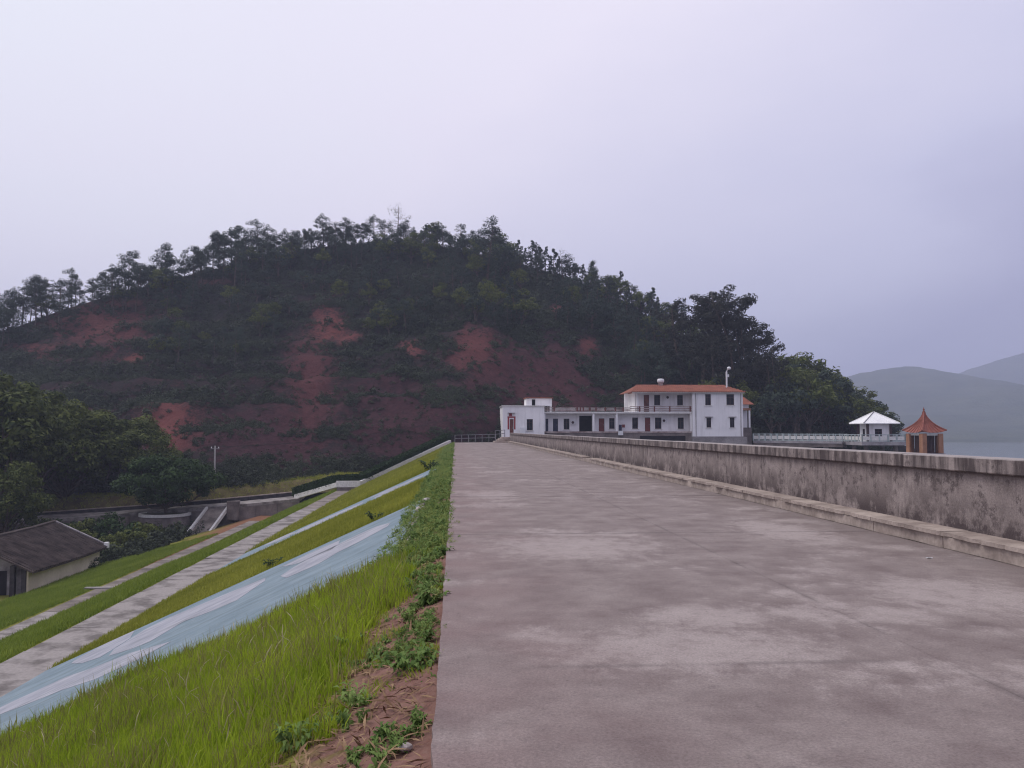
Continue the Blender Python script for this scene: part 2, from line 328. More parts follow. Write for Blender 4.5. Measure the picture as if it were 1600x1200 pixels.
def water_material():
    t = NT('lake_water'); t.b.inputs['Base Color'].default_value = (.10, .12, .12, 1); t.b.inputs['Roughness'].default_value = .12; t.b.inputs['IOR'].default_value = 1.33; t.b.inputs['Specular IOR Level'].default_value = .5
    v = t.pos(); t.bump(t.math('ADD', t.noise(v, .35, 5, .6), t.noise(v, 2.2, 3, .6)), .3, .1); return t.m
M['water'] = water_material()

# ------------------------------------------------------------------ large structure
# embankment cross-section (x, z), crest at z = 0
PROF = [(-.05, -.045), (-.30, -.12), (-.5, -.20), (-.85, -.34), (-10.65, -4.75), (-10.72, -4.80), (-12.28, -4.80), (-12.34, -4.77), (-20.2, -7.93), (-20.3, -8.0), (-21.5, -8.0), (-21.6, -7.95), (-26, -9.1), (-31.5, -10.35), (-60, -10.9), (-130, -11.2)]
PX = np.array([p[0] for p in PROF])[::-1]; PZ = np.array([p[1] for p in PROF])[::-1]
def slope_z(x): return float(np.interp(x, PX, PZ))
def sheet(name, xs, ys, zf, m, smooth=True):
    xs = list(xs); ys = list(ys); V = [(x, y, zf(x, y)) for y in ys for x in xs]; n = len(xs)
    Q = [(j*n+i, j*n+i+1, (j+1)*n+i+1, (j+1)*n+i) for j in range(len(ys)-1) for i in range(n-1)]
    return np_mesh(name, V, Q, m, smooth)
xs = sorted(set([p[0] for p in PROF] + list(np.arange(-10.6, -.9, .35)) + list(np.arange(-20, -12.4, .8)) + list(np.arange(-60, -22, 2.)) + list(np.arange(-.85, -.05, .06))))
ys = list(np.arange(-14, 30, .35)) + list(np.arange(30, 118, 1.5))
def sz(x, y):
    z = slope_z(x); k = .0 if -12.34 <= x <= -10.65 or -21.6 <= x <= -20.2 or x > -.08 else 1
    return z + k*(.05*mnoise.noise((x*.9, y*.9, 0)) + .02*mnoise.noise((x*4, y*4, 3)))
o = put('dam_slope', sheet('dam_slope', xs, ys, sz, M['slope'])); tag(o, 'grassy downstream face of the earth dam with its red soil verge', kind='structure')
o = put('ground', sheet('ground', np.linspace(-1500, 3100, 9), np.linspace(-250, 2600, 9), lambda x, y: -12.5, M['valley'])); tag(o, 'dark valley floor around the dam', kind='structure')
WZ = -11.5
o = put('water', sheet('water', [9, 60, 400, 1500, 3050], [-240, 0, 150, 500, 1600, 2550], lambda x, y: WZ, M['water'])); tag(o, 'pale grey reservoir behind the parapet', kind='structure')
o = put('upstream_slope', sheet('upstream_slope', list(np.linspace(7.3, 40, 34)), list(np.arange(-60, 126, 1.5)), lambda x, y: -.02-(x-7.3)*.42+.18*mnoise.noise((x*.8, y*.8, 1)), M['riprap'])); tag(o, 'rough stone upstream face of the dam', kind='structure')
mb = MB(); mb.box(-.04, 7.25, -14, 116, -3, -.2); o = mb.build('dam_core', M['kerb']); tag(o, 'concrete body under the crest road', kind='structure')

# crest road of concrete slabs
road = empty('road'); tag(road, 'worn grey concrete road along the dam crest', kind='structure')
joints = [-13.9, -9.1, -1.6] + [5.9+7.5*k for k in range(15)]
for i in range(len(joints)-1):
    for a, b in ((-.10, 3.383), (3.387, 6.62)):
        y0, y1 = joints[i]+.008, joints[i+1]-.008; dz = random.Random(i).uniform(-.003, .003)
        bmh = MB(); ny = 60
        left = [(a + (0 if a > 0 else -.008+.012*mnoise.noise((y*1.6, 1, 2)) + .012*mnoise.noise((y*7, 4, 2))), y) for y in np.linspace(y0, y1, ny)]
        right = [(b, y) for y in np.linspace(y0, y1, ny)]
        poly = [(x, y, -.2) for x, y in left] + [(x, y, -.2) for x, y in reversed(right)]
        bmh.prism(poly, (0, 0, .2+dz)); s = bmh.build('slab', M['road'], road)

# parapet
par = empty('parapet_wall', (7.0, 0, 0)); tag(par, 'long streaked concrete parapet with heavy coping along the road', 'parapet')
yy = -14.
while yy < 109:
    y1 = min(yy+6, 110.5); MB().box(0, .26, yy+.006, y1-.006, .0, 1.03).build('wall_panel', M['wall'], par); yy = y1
yy = -14.
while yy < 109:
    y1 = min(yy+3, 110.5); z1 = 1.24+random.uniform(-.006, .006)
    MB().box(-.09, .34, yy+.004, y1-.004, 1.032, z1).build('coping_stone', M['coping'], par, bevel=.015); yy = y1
# kerb: lower course and broken screed on top
kb = empty('kerb', (6.6, 0, 0)); tag(kb, 'low concrete kerb step with broken edge at the parapet foot', kind='structure')
yy = -12.
while yy < 108.5:
    L_ = random.uniform(1.6, 3.2) if yy < 60 else 6; y1 = min(yy+L_, 109.5)
    n = 12; fr = [(.03+.02*mnoise.noise((y*1.1, 7, 1))+.01*random.random(), y) for y in np.linspace(yy+.004, y1-.004, n)]
    MB().prism([(x, y, .0) for x, y in fr] + [(.42, y1-.004, .0), (.42, yy+.004, .0)], (0, 0, .158)).build('kerb_stone', M['kerb'], kb)
    if random.random() > .06:
        n = 40; fr = [(-.015 + .20*max(0, mnoise.noise((y*1.3, 2, 5))-.12) + .07*max(0, mnoise.noise((y*6, 2, 8))) + .02*mnoise.noise((y*17, 1, 1)), y) for y in np.linspace(yy+.01, y1-.01, n)]
        dz = random.uniform(-.006, .008)
        MB().prism([(x, y, .166) for x, y in fr] + [(.405, y1-.01, .172), (.405, yy+.01, .172)], (0, 0, .052+dz)).build('screed_slab', M['kerb'], kb)
    yy = y1

# berm paths
bp = empty('berm_path', (-11.5, 0, 0)); tag(bp, 'pale concrete walkway on the berm halfway down the dam', kind='structure')
yy = -4.
while yy < 70:
    y1 = yy+3.0; dz = random.uniform(-.01, .012)
    MB().box(-.80, .78, yy+.01, y1-.01, -4.95, -4.74+dz, .006).build('slab', M['path'], bp); yy = y1
while yy < 92:
    y1 = yy+4.0; MB().box(-.80, .75, yy+.01, y1-.01, -4.95, -4.755, .01).build('slab', M['path_dirty'], bp); yy = y1
lp = empty('lower_path', (-20.9, 0, 0)); tag(lp, 'darker dirty concrete path low on the dam slope', kind='structure')
yy = 30.
while yy < 92:
    y1 = yy+3.5
    MB().box(-.6, .6, yy+.012, y1-.012, -8.1, -7.94+random.uniform(-.012, .012), .008).build('slab', M['path'] if yy < 47 and random.random() < .75 else M['path_dirty'], lp); yy = y1
g = MB(); g.box(-22.2, -20.2, 54.0, 54.35, -7.95, -7.86); tag(g.build('drain_cover', M['grey_wall']), 'grey cover strip lying across the lower dam path', 'drain cover')

# painted character panels on the slope
SN = Vector((-.45, 0, 1)).normalized(); SN = Vector((-.4104, 0, .9119))  # outward normal of the upper face
def on_slope(x, y, h=0): return Vector((x, y, -.34-.45*(-.85-x))) + SN*h
def slope_hit(px, py):
    d = ray(px, py); p0 = Vector((-.85, 0, -.34)); c = Vector((0, 0, EYE)); return c + d*((p0-c).dot(SN)/d.dot(SN))
STROKES = [
 [(612, 821), (590, 827), (560, 840), (526, 857), (492, 873), (462, 890), (440, 905), (450, 908), (485, 893), (500, 886), (530, 868), (566, 850), (608, 827)],
 [(533, 848), (508, 858), (470, 876), (440, 890), (458, 887), (470, 884), (500, 871), (520, 863), (531, 854)],
 [(417, 907), (385, 920), (341, 938), (300, 955), (262, 971), (228, 988), (205, 1003), (180, 1019), (172, 1030), (205, 1020), (236, 1008), (289, 976), (330, 961), (372, 943), (416, 912)],
 [(212, 989), (180, 1002), (150, 1018), (118, 1036), (113, 1041), (130, 1041), (158, 1032), (180, 1018), (205, 1002)],
 [(150, 1048), (105, 1063), (60, 1084), (20, 1102), (-20, 1122), (-30, 1140), (0, 1123), (50, 1104), (100, 1084), (150, 1068), (220, 1036), (270, 1008), (205, 1026)],
]
stroke_uv = [[(p.x, p.y) for p in (slope_hit(*q) for q in st)] for st in STROKES]
def char_panel(y0, y1, dy, label):
    t = empty('slope_sign', on_slope(-.9, y0)); t0 = t.location.copy(); tag(t, label, 'painted sign', 'painted signs on the dam slope')
    b = MB(); c = [on_slope(-.88, y0, -.1), on_slope(-.88, y1, -.1), on_slope(-10.55, y1, -.1), on_slope(-10.55, y0, -.1)]
    b.prism([p-t0 for p in c], SN*.17); b.build('panel', M['paint_blue'], t)
    for i, uv in enumerate(stroke_uv):
        s = MB(); s.prism([on_slope(x, min(max(y+dy, y0+.02), y1-.05), .072)-t0 for x, y in uv], SN*.003); s.build('painted_stroke', M['paint_white'], t)
    e = MB(); e.prism([p-t0 for p in (on_slope(-.74, y0, -.12), on_slope(-.74, y1, -.12), on_slope(-.87, y1, -.12), on_slope(-.87, y0, -.12))], SN*.175); e.build('edge_kerb', M['stone_base'], t)
    return t
char_panel(12.8, 23.55, 0, 'pale blue sloping sign with white strokes behind the tall grass')
char_panel(38.6, 45.2, 21.3, 'narrow distant blue and white sloping sign nearer the hedge stairs')

# ------------------------------------------------------------------ hill
HX = [-420, -200, 0, 100, 200, 300, 400, 500, 600, 700, 800, 900, 1000, 1080, 1160, 1240, 1340, 1400, 1440]
HR = [600, 560, 522, 484, 456, 428, 404, 386, 380, 386, 408, 442, 488, 540, 592, 636, 668, 692, 704]   # ground skyline rows
HRY = [170, 178, 188, 192, 196, 200, 204, 206, 208, 208, 206, 202, 196, 188, 180, 172, 166, 160, 158]
HF = [775, 770, 766, 765, 764, 763, 762, 757, 745, 700, 690, 688, 687, 687, 690, 694, 700, 706, 712]
HFY = [108, 107, 106.5, 106, 106, 105.5, 105, 106, 112, 119, 131, 133, 134, 134, 134, 136, 140, 146, 150]
BLOBS = [(515, 505, 42, 34, .75, .9), (485, 590, 50, 100, .85, .35), (150, 505, 130, 55, .7, .5), (60, 545, 70, 24, .5, .5), (330, 440, 50, 12, .5, .3), (265, 660, 46, 50, 1., .9),
         (840, 595, 150, 75, .9, .18), (740, 550, 52, 42, .9, .6), (640, 545, 26, 20, .9, .8), (870, 490, 24, 14, .9, .9), (650, 660, 190, 70, .75, .08), (900, 650, 120, 60, .8, .15),
         (545, 530, 26, 14, .8, .8), (210, 552, 26, 10, .9, 1.), (420, 680, 190, 75, .75, .05), (560, 620, 260, 60, .55, .05), (300, 590, 200, 30, .4, 0), (520, 460, 40, 16, .4, .4), (130, 625, 150, 40, .5, .0), (920, 540, 26, 16, .8, .6), (760, 660, 80, 50, .7, .1), (130, 700, 220, 40, .5, .1)]
def hill_mesh():
    cols = np.arange(-420, 1441, 9.0); nv = 90; nb = 14; V = []; bare = []; bright = []
    for cx in cols:
        r = np.interp(cx, HX, HR); ry = np.interp(cx, HX, HRY); f = np.interp(cx, HX, HF); fy = np.interp(cx, HX, HFY)
        for k in range(nv):
            v = k/(nv-1); py = f+(r-f)*v
            cut = math.exp(-((cx-850)/190)**2)           # the steep cut behind the building
            gexp = 1.25+.5*cut; Y = fy+(ry-fy)*v**gexp
            p = at(cx, py, Y); edge = math.sin(math.pi*min(1, v*1.02))
            q = Vector((p.x, p.y, p.z)); amp = .25+1.0*edge
            q.z += amp*(1.1*mnoise.fractal((p.x*.045, p.y*.045, p.z*.03), 1., 2., 4)) + .5*edge*mnoise.noise((p.x*.35, p.y*.2, 5))
            q.z += 2.6*edge*(abs(mnoise.noise((p.x*.055+.6*mnoise.noise((p.x*.03, p.z*.03, 1)), p.z*.012, 2)))-.28) + .9*edge*mnoise.noise((p.x*.14, p.y*.14, 9))
            if cx < 640: q.z += .55*edge*math.sin(p.z*1.5+1.3*mnoise.noise((p.x*.05, p.z*.05, 0)))
            V.append(q); b = br = 0
            for bx, by, rx, ryy, s, s2 in BLOBS:
                w = math.exp(-(((cx-bx)/rx)**2+((py-by)/ryy)**2)); b = max(b, s*w); br = max(br, s2*w)
            bare.append(b); bright.append(min(1, br))
        top = V[-1].copy()
        for k in range(1, nb+1):
            V.append(Vector((top.x*(1+.004*k), top.y+9*k, top.z-(top.z+12)*(k/nb)**1.3-.2*k))); bare.append(0); bright.append(0)
    n = nv+nb; nc = len(cols)
    Q = [(i*n+k, (i+1)*n+k, (i+1)*n+k+1, i*n+k+1) for i in range(nc-1) for k in range(n-1)]
    me = np_mesh('hill', V, Q, M['hill'], True)
    for nm, arr in (('bare', bare), ('bright', bright)):
        a = me.attributes.new(nm, 'FLOAT', 'POINT'); a.data.foreach_set('value', np.array(arr, np.float32))
    return me, np.array([tuple(v) for v in V]).reshape(nc, n, 3), np.array(bare).reshape(nc, n), cols, nv
hm, HV, HB, HCOLS, HNV = hill_mesh()
o = put('hill', hm); tag(o, 'steep dark wooded hill with red soil scars at the dam end', kind='structure')
def hill_pt(px, v):                       # surface point at column px, fraction v from foot to ridge
    i = np.clip((px-HCOLS[0])/9.0, 0, len(HCOLS)-1.001); k = np.clip(v*(HNV-1), 0, HNV-1.001); a, b = int(i), int(k); fi, fk = i-a, k-b
    P = (HV[a, b]*(1-fi)+HV[a+1, b]*fi)*(1-fk)+(HV[a, b+1]*(1-fi)+HV[a+1, b+1]*fi)*fk
    B = HB[a, b]*(1-fi)*(1-fk)+HB[a+1, b+1]*fi*fk+HB[a+1, b]*fi*(1-fk)+HB[a, b+1]*(1-fi)*fk
    return Vector(P), float(B)
# far hills over the water
def far_ridge(name, rows, Y, depth, label):
    pts = [at(px, py, Y) for px, py in rows]; V = []; n = 26; m_ = 160
    xs_ = np.linspace(pts[0].x, pts[-1].x, m_); zz = np.interp(xs_, [p.x for p in pts], [p.z for p in pts])
    for x, z in zip(xs_, zz):
        for k in range(n):
            v = k/(n-1); y = Y-depth*(1-v) if v < 1 else Y
            h = (WZ-1)+(z-(WZ-1))*(v**1.15)
            h += (z+12)*.10*math.sin(math.pi*v)*mnoise.fractal((x*.006, y*.006, 3), 1, 2, 4) + 2.2*v*mnoise.noise((x*.05, y*.05, 1))
            V.append((x, y, h))
    back = len(V)
    Q = [(i*n+k, (i+1)*n+k, (i+1)*n+k+1, i*n+k+1) for i in range(m_-1) for k in range(n-1)]
    o = put(name, np_mesh(name, V, Q, M['far_hill'], True)); tag(o, label, kind='structure')
far_ridge('far_hill', [(900, 650), (1100, 640), (1250, 610), (1340, 584), (1390, 575), (1430, 572), (1480, 582), (1540, 596), (1620, 606), (1800, 640), (2100, 660)], 1800, 950, 'hazy low green hill across the reservoir')
far_ridge('far_mountain', [(1200, 640), (1400, 606), (1500, 582), (1560, 562), (1640, 540), (1760, 520), (1900, 560), (2200, 620)], 2450, 600, 'pale mountain behind the far hill')

# terrace road, bank and retaining wall in the valley
def strip(name, a, b, z_top, thick, m, label, kind='structure', cat=None):
    s = MB(); s.prism([Vector(p) for p in a] + [Vector(p) for p in reversed(b)], (0, 0, -thick)); o = s.build(name, m); tag(o, label, cat, kind=kind); return o
tr_f = [(-17.5, 99.6, -6.15), (-27, 99.0, -7.0), (-36, 99.2, -7.7), (-48, 99.5, -8.5), (-80, 99.5, -9.5)]
tr_b = [(-17.5, 103.2, -6.0), (-27, 102.6, -6.85), (-36, 102.8, -7.55), (-48, 103., -8.35), (-80, 103, -9.4)]
strip('terrace_road', tr_f, tr_b, 0, .3, M['path'], 'pale concrete lane on the terrace below the hill')
tw = empty('terrace_wall', (-27, 98.9, -10.5)); tag(tw, 'dark retaining wall holding up the terrace lane', 'retaining wall')
for i in range(4):
    a, b = Vector(tr_f[i]), Vector(tr_f[i+1]); n = 4
    for k in range(n):
        p, q = a.lerp(b, k/n), a.lerp(b, (k+1)/n)
        s = MB(); base = -11.2; o3 = Vector((-27, 98.9, -10.5))
        s.prism([p+Vector((-.02, -.03, -.32))-o3, q+Vector((.02, -.03, -.32))-o3, Vector((q.x+.02, q.y-.35, base))-o3, Vector((p.x-.02, p.y-.35, base))-o3], (0, .3, 0)); s.build('wall_block', M['stone_base'], tw)
lw = empty('lane_wall', (-27, 103, -7)); tag(lw, 'low dark wall along the back of the terrace lane', 'low wall')
for i in range(4):
    a, b = Vector(tr_b[i]), Vector(tr_b[i+1]); o3 = Vector((-27, 103, -7))
    for k in range(3):
        p, q = a.lerp(b, k/3), a.lerp(b, (k+1)/3); s = MB(); s.prism([p-o3+Vector((0, .05, -.1)), q-o3+Vector((.03, .05, -.1)), q-o3+Vector((.03, .05, .42)), p-o3+Vector((0, .05, .42))], (0, .3, 0)); s.build('wall_block', M['timber'], lw)
        s = MB(); s.prism([p-o3+Vector((0, 0, .425)), q-o3+Vector((.03, 0, .425)), q-o3+Vector((.03, 0, .52)), p-o3+Vector((0, 0, .52))], (0, .4, 0)); s.build('coping_stone', M['kerb'], lw)
def bank_z(x, y):
    zb = np.interp(x, [-80, -48, -36, -27, -17.5, -8], [-9.4, -8.35, -7.55, -6.85, -6.0, -4.8]); top = np.interp(x, [-80, -48, -36, -27, -14], [-7.6, -6.6, -5.9, -5.1, -4.0])
    t = min(1, max(0, (y-103.3)/1.9)); return zb+(top-zb)*(t*t*(3-2*t)) + .10*mnoise.noise((x*.6, y*.6, 2)) - (.02 if t > 0 else 0) + max(0, y-105.2)*.1
o = put('grass_bank', sheet('grass_bank', np.linspace(-80, -10, 90), np.linspace(103.3, 108.5, 16), bank_z, M['bank'])); tag(o, 'low grass bank above the terrace lane', kind='structure')
# ramp with white side kerbs
rp0, rp1 = Vector((-26.4, 98.9, -7.15)), Vector((-27.2, 93.6, -9.75))
rm = empty('ramp', rp1); tag(rm, 'short steep concrete ramp with white kerbs below the terrace lane', 'ramp')
s = MB(); s.prism([rp0+Vector((-1.0, 0, 0))-rp1, rp0+Vector((1.0, 0, 0))-rp1, Vector((1.0, 0, 0)), Vector((-1.0, 0, 0))], (0, 0, -.35)); s.build('deck', M['path_dirty'], rm)
for sx in (-1.12, 1.12):
    s = MB(); s.beam(rp0-rp1+Vector((sx, 0, .05)), Vector((sx, 0, .05)), .24, .4); s.build('side_kerb', M['band'], rm)
gp = MB(); gp.box(-25.2, -24.0, 98.3, 99.2, -8.4, -6.3, .05); tag(gp.build('gate_post', M['stone_base'], bevel=.04), 'squat dark stone post beside the ramp head', 'post')
# ring planter
pc = Vector((-31.9, 98.3, -7.75))
pl = empty('ring_planter', pc); tag(pl, 'round planter with white painted rim under the spreading tree', 'planter')
MB().lathe([(2.55, -3.0), (2.6, -.1)], 28).build('planter_wall', M['stone_base'], pl, True)
rim = MB(); n = 28
vs_ = []; 
for r_, z_ in ((2.72, -.08), (2.72, .22), (2.4, .22), (2.4, -.08)):
    vs_ += [(r_*math.cos(2*math.pi*k/n), r_*math.sin(2*math.pi*k/n), z_) for k in range(n)]
rim.add(vs_, [(a*n+k, a*n+(k+1) % n, ((a+1) % 4)*n+(k+1) % n, ((a+1) % 4)*n+k) for a in range(4) for k in range(n)]); rim.build('rim', M['band'], pl)
MB().lathe([(2.38, -.05), (2.38, .12), (.1, .2)], 20).build('soil', M['valley'], pl)

# ------------------------------------------------------------------ stair, hedge at the abutment
st = empty('abutment_stairs', (-12, 91, -4.7)); tag(st, 'white edged stairway climbing the dam end beside the hedge', 'stairs'); so = Vector((-12, 91, -4.7))
A_ = Vector((-.6, 108.2, .1)); B_ = Vector((-10.0, 92.6, -4.05)); C_ = Vector((-12.3, 92.3, -4.15)); D_ = Vector((-18.2, 101.0, -6.05))
s = MB(); s.beam(A_-so, B_-so, .34, .5); s.build('side_wall', M['band'], st)
s = MB(); s.beam(C_-so, D_-so, .34, .5); s.build('side_wall', M['band'], st)
s = MB(); s.box(-12.4+12, -9.9+12, 92.0-91, 92.35-91, .3, .95); s.build('landing_wall', M['band'], st)
s = MB(); s.box(-12.35+12, -9.95+12, 92.08-91, 93.6-91, -.9, .3); s.build('landing', M['stone_base'], st)
def steps(a, b, n):
    for k in range(n):
        p = a.lerp(b, (k+.5)/n)-so; d = (b-a); d.z = 0; d.normalize(); r_ = Vector((d.y, -d.x, 0))
        q = MB(); w = (b-a).length/n*.55
        c = [p+r_*.2*sgn+d*w*e+r_*off for (sgn, e, off) in ((0, -1, .25), (0, 1, .25), (0, 1, 1.6), (0, -1, 1.6))]
        q.prism([v+Vector((0, 0, -.55)) for v in c], (0, 0, .42)); q.build('step', M['path_dirty'], st)
steps(A_, B_, 34)

def leaf_quads(P, Nrm, size, rng, aspect=.5, droop=0):
    n = len(P); a = rng.normal(size=(n, 3)); a /= np.linalg.norm(a, axis=1)[:, None]
    t = np.cross(Nrm, a); t /= np.linalg.norm(t, axis=1)[:, None]+1e-9; b = np.cross(Nrm, t)
    s = size*rng.uniform(.6, 1.35, n)[:, None]; L = t*s; Wd = b*s*aspect
    V = np.stack([P-L, P+Wd*.9, P+L, P-Wd*.9], 1).reshape(-1, 3)
    return V, np.arange(4*n).reshape(n, 4)
def clump_leaves(centers, radii, per, size, rng, up=.4, aspect=.5):
    Ps, Ns = [], []
    for c, r in zip(centers, radii):
        d = rng.normal(size=(per, 3)); d /= np.linalg.norm(d, axis=1)[:, None]
        rad = rng.uniform(.45, 1.0, per)[:, None]**.6
        Ps.append(np.array(c)+d*rad*np.array(r)); nn = d*1.0+rng.normal(size=(per, 3))*.45; nn[:, 2] += up*1.3; Ns.append(nn/np.linalg.norm(nn, axis=1)[:, None])
    return leaf_quads(np.concatenate(Ps), np.concatenate(Ns), size, rng, aspect)

hd = empty('clipped_hedge', (-12, 92.5, -4)); tag(hd, 'dark clipped hedge running down beside the abutment stairs', 'hedge'); ho = Vector((-12, 92.5, -4))
H0 = [A_+Vector((-.3, .9, 0)), B_+Vector((.2, .9, 0)), C_+Vector((-.2, .9, 0)), D_+Vector((-.2, .9, 0))]
P = []
for a, b, h in ((H0[0], H0[1], 1.05), (H0[1], H0[2], .95), (H0[2], H0[3], .95)):
    n = int((b-a).length*260); d = (b-a).normalized(); r_ = Vector((d.y, -d.x, 0)).normalized()
    for k in range(n):
        f = RNG.random(); u, w = RNG.uniform(-.5, .5), RNG.uniform(-.1, 1)
        if RNG.random() < .5: w = 1-RNG.random()**3*.25
        else: u = -.5+RNG.random()**2*.2 if RNG.random() < .7 else .5
        p = a.lerp(b, f)+r_*u+Vector((0, 0, w*h)); P.append(p-ho)
P = np.array([tuple(p) for p in P]); nn = RNG.normal(size=P.shape); nn[:, 2] += .5; nn /= np.linalg.norm(nn, axis=1)[:, None]
V, Q = leaf_quads(P, nn, .12, RNG); put('foliage', np_mesh('hedge_foliage', V, Q, M['hedge']), hd)
s = MB()
for a, b, h in ((H0[0], H0[1], .95), (H0[1], H0[2], .85), (H0[2], H0[3], .85)): s.beam(a-ho+Vector((0, 0, h/2)), b-ho+Vector((0, 0, h/2)), .8, h)
s.build('branch_mass', M['hedge'], hd)

# ------------------------------------------------------------------ building at the dam end
YB = 125.0
def X(px, Y=YB): return at(px, 672, Y).x
def Z(py, Y=YB): return at(900, py, Y).z
bl = empty('office_building', (X(785), YB, 0)); tag(bl, 'long white two storey office with red tiled roof at the dam end', 'building'); BO = Vector(bl.location)
def bbox(name, m, x0, x1, y0, y1, z0, z1, parent=bl, bevel=0):
    s = MB(); s.box(x0-BO.x, x1-BO.x, y0-BO.y, y1-BO.y, z0-BO.z, z1-BO.z); return s.build(name, m, parent, bevel=bevel)
def wall_open(name, m, x0, x1, z0, z1, y, th, ops, parent=bl, org=BO):
    s = MB(); xs_ = sorted({x0, x1} | {v for o_ in ops for v in o_[:2]}); zs_ = sorted({z0, z1} | {v for o_ in ops for v in o_[2:4]})
    for i in range(len(xs_)-1):
        for j in range(len(zs_)-1):
            cx, cz = (xs_[i]+xs_[i+1])/2, (zs_[j]+zs_[j+1])/2
            if any(o_[0] < cx < o_[1] and o_[2] < cz < o_[3] for o_ in ops): continue
            s.box(xs_[i]-org.x, xs_[i+1]-org.x, y-org.y, y+th-org.y, zs_[j]-org.z, zs_[j+1]-org.z)
    bm = bmesh.new(); me = bpy.data.meshes.new(name); me.from_pydata(s.v, [], s.f); bm.from_mesh(me)
    bmesh.ops.remove_doubles(bm, verts=bm.verts[:], dist=1e-4)
    seen = {}; 
    for f in bm.faces[:]:
        key = tuple(sorted(v.index for v in f.verts)); seen.setdefault(key, []).append(f)
    dup = [f for l in seen.values() if len(l) > 1 for f in l]; bmesh.ops.delete(bm, geom=dup, context='FACES'); bmesh.ops.recalc_face_normals(bm, faces=bm.faces[:]); bm.to_mesh(me); bm.free()
    me.materials.append(m); return put(name, me, parent)
def glass_mat():
    t = NT('window_glass'); t.b.inputs['Base Color'].default_value = (.010, .010, .016, 1); t.b.inputs['Roughness'].default_value = .25; t.b.inputs['Specular IOR Level'].default_value = .2; return t.m
M['glass'] = glass_mat()
def window(x0, x1, z0, z1, y, parent=bl, org=BO, fr=None, sill=True, bars=1, hood=False):
    fr = fr or M['frame']; s = MB(); w = .07; ox, oy, oz = org
    s.box(x0-ox, x0+w-ox, y+.06-oy, y+.14-oy, z0-oz, z1-oz); s.box(x1-w-ox, x1-ox, y+.06-oy, y+.14-oy, z0-oz, z1-oz)
    s.box(x0+w-ox, x1-w-ox, y+.06-oy, y+.14-oy, z0-oz, z0+w-oz); s.box(x0+w-ox, x1-w-ox, y+.06-oy, y+.14-oy, z1-w-oz, z1-oz)
    for k in range(bars):
        xc = x0+(x1-x0)*(k+1)/(bars+1); s.box(xc-.03-ox, xc+.03-ox, y+.07-oy, y+.13-oy, z0+w-oz, z1-w-oz)
    zc = z0+(z1-z0)*.68; s.box(x0+w-ox, x1-w-ox, y+.075-oy, y+.125-oy, zc-.03-oz, zc+.03-oz)
    o = s.build('window', fr, parent)
    MB().box(x0+w-ox, x1-w-ox, y+.10-oy, y+.11-oy, z0+w-oz, z1-w-oz).build('pane', M['glass'], o)
    if sill: MB().box(x0-.12-ox, x1+.12-ox, y-.12-oy, y+.05-oy, z0-.12-oz, z0-.003-oz).build('sill', M['band'], o)
    if hood: MB().box(x0-.2-ox, x1+.2-ox, y-.4-oy, y-.002-oy, z1+.05-oz, z1+.15-oz).build('hood', M['grey_wall'], o)
    return o
def door(x0, x1, z0, z1, y, m, parent=bl, org=BO):
    s = MB(); ox, oy, oz = org; s.box(x0+.05-ox, x1-.05-ox, y+.08-oy, y+.13-oy, z0-oz, z1-.06-oz)
    o = s.build('door', m, parent)
    f = MB(); f.box(x0-ox, x0+.05-ox, y+.04-oy, y+.15-oy, z0-oz, z1-oz); f.box(x1-.05-ox, x1-ox, y+.04-oy, y+.15-oy, z0-oz, z1-oz); f.box(x0+.05-ox, x1-.05-ox, y+.04-oy, y+.15-oy, z1-.06-oz, z1-oz); f.build('door_frame', M['frame'], o)
    h = MB(); h.box(x1-.18-ox, x1-.12-ox, y+.03-oy, y+.08-oy, (z0+z1)/2-.08-oz, (z0+z1)/2+.08-oz); h.build('handle', M['steel'], o)
    return o
yl = YB-.6
# lobby block
zt = Z(635.5); zb = Z(684)
dx0, dx1 = X(796), X(802); wx0, wx1 = X(822.5), X(832)
wall_open('lobby_wall', M['white_wall'], X(785), X(850), zb, zt, yl, .25, [(dx0, dx1, zb+.1, Z(655)), (wx0, wx1, Z(672.5), Z(655))])
bbox('lobby_side_wall', M['white_wall'], X(785), X(785)+.25, yl+.252, YB+7, zb, zt); bbox('lobby_side_wall', M['white_wall'], X(850)-.25, X(850), yl+.252, YB+1.6, zb, zt)
bbox('lobby_back_wall', M['white_wall'], X(785)+.26, X(850)-.26, YB+6.75, YB+7, zb, zt); bbox('lobby_roof', M['band'], X(785)-.1, X(850)+.1, yl-.12, YB+7.1, zt+.003, zt+.16)
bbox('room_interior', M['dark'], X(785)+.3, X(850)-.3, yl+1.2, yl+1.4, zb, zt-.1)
door(dx0, dx1, zb+.1, Z(655), yl, M['brown_door']); window(wx0, wx1, Z(672.5), Z(655), yl)
for a, b, c, d in ((792.7, 795.2, 671, 653), (802.6, 805, 671, 653), (792.5, 805, 653, 650.8)):
    bbox('red_couplet', M['red_paper'], X(a), X(b), yl-.02, yl-.004, Z(c), Z(d))
bbox('red_banner', M['red_paper'], X(795), X(799.5), yl-.02, yl-.004, Z(650.4), Z(646)); bbox('door_hood', M['grey_wall'], X(793), X(804), yl-.5, yl-.003, Z(646), Z(645.2))
bbox('meter_box', M['white_metal'], X(812), X(820), yl-.25, yl-.003, Z(680), Z(668))
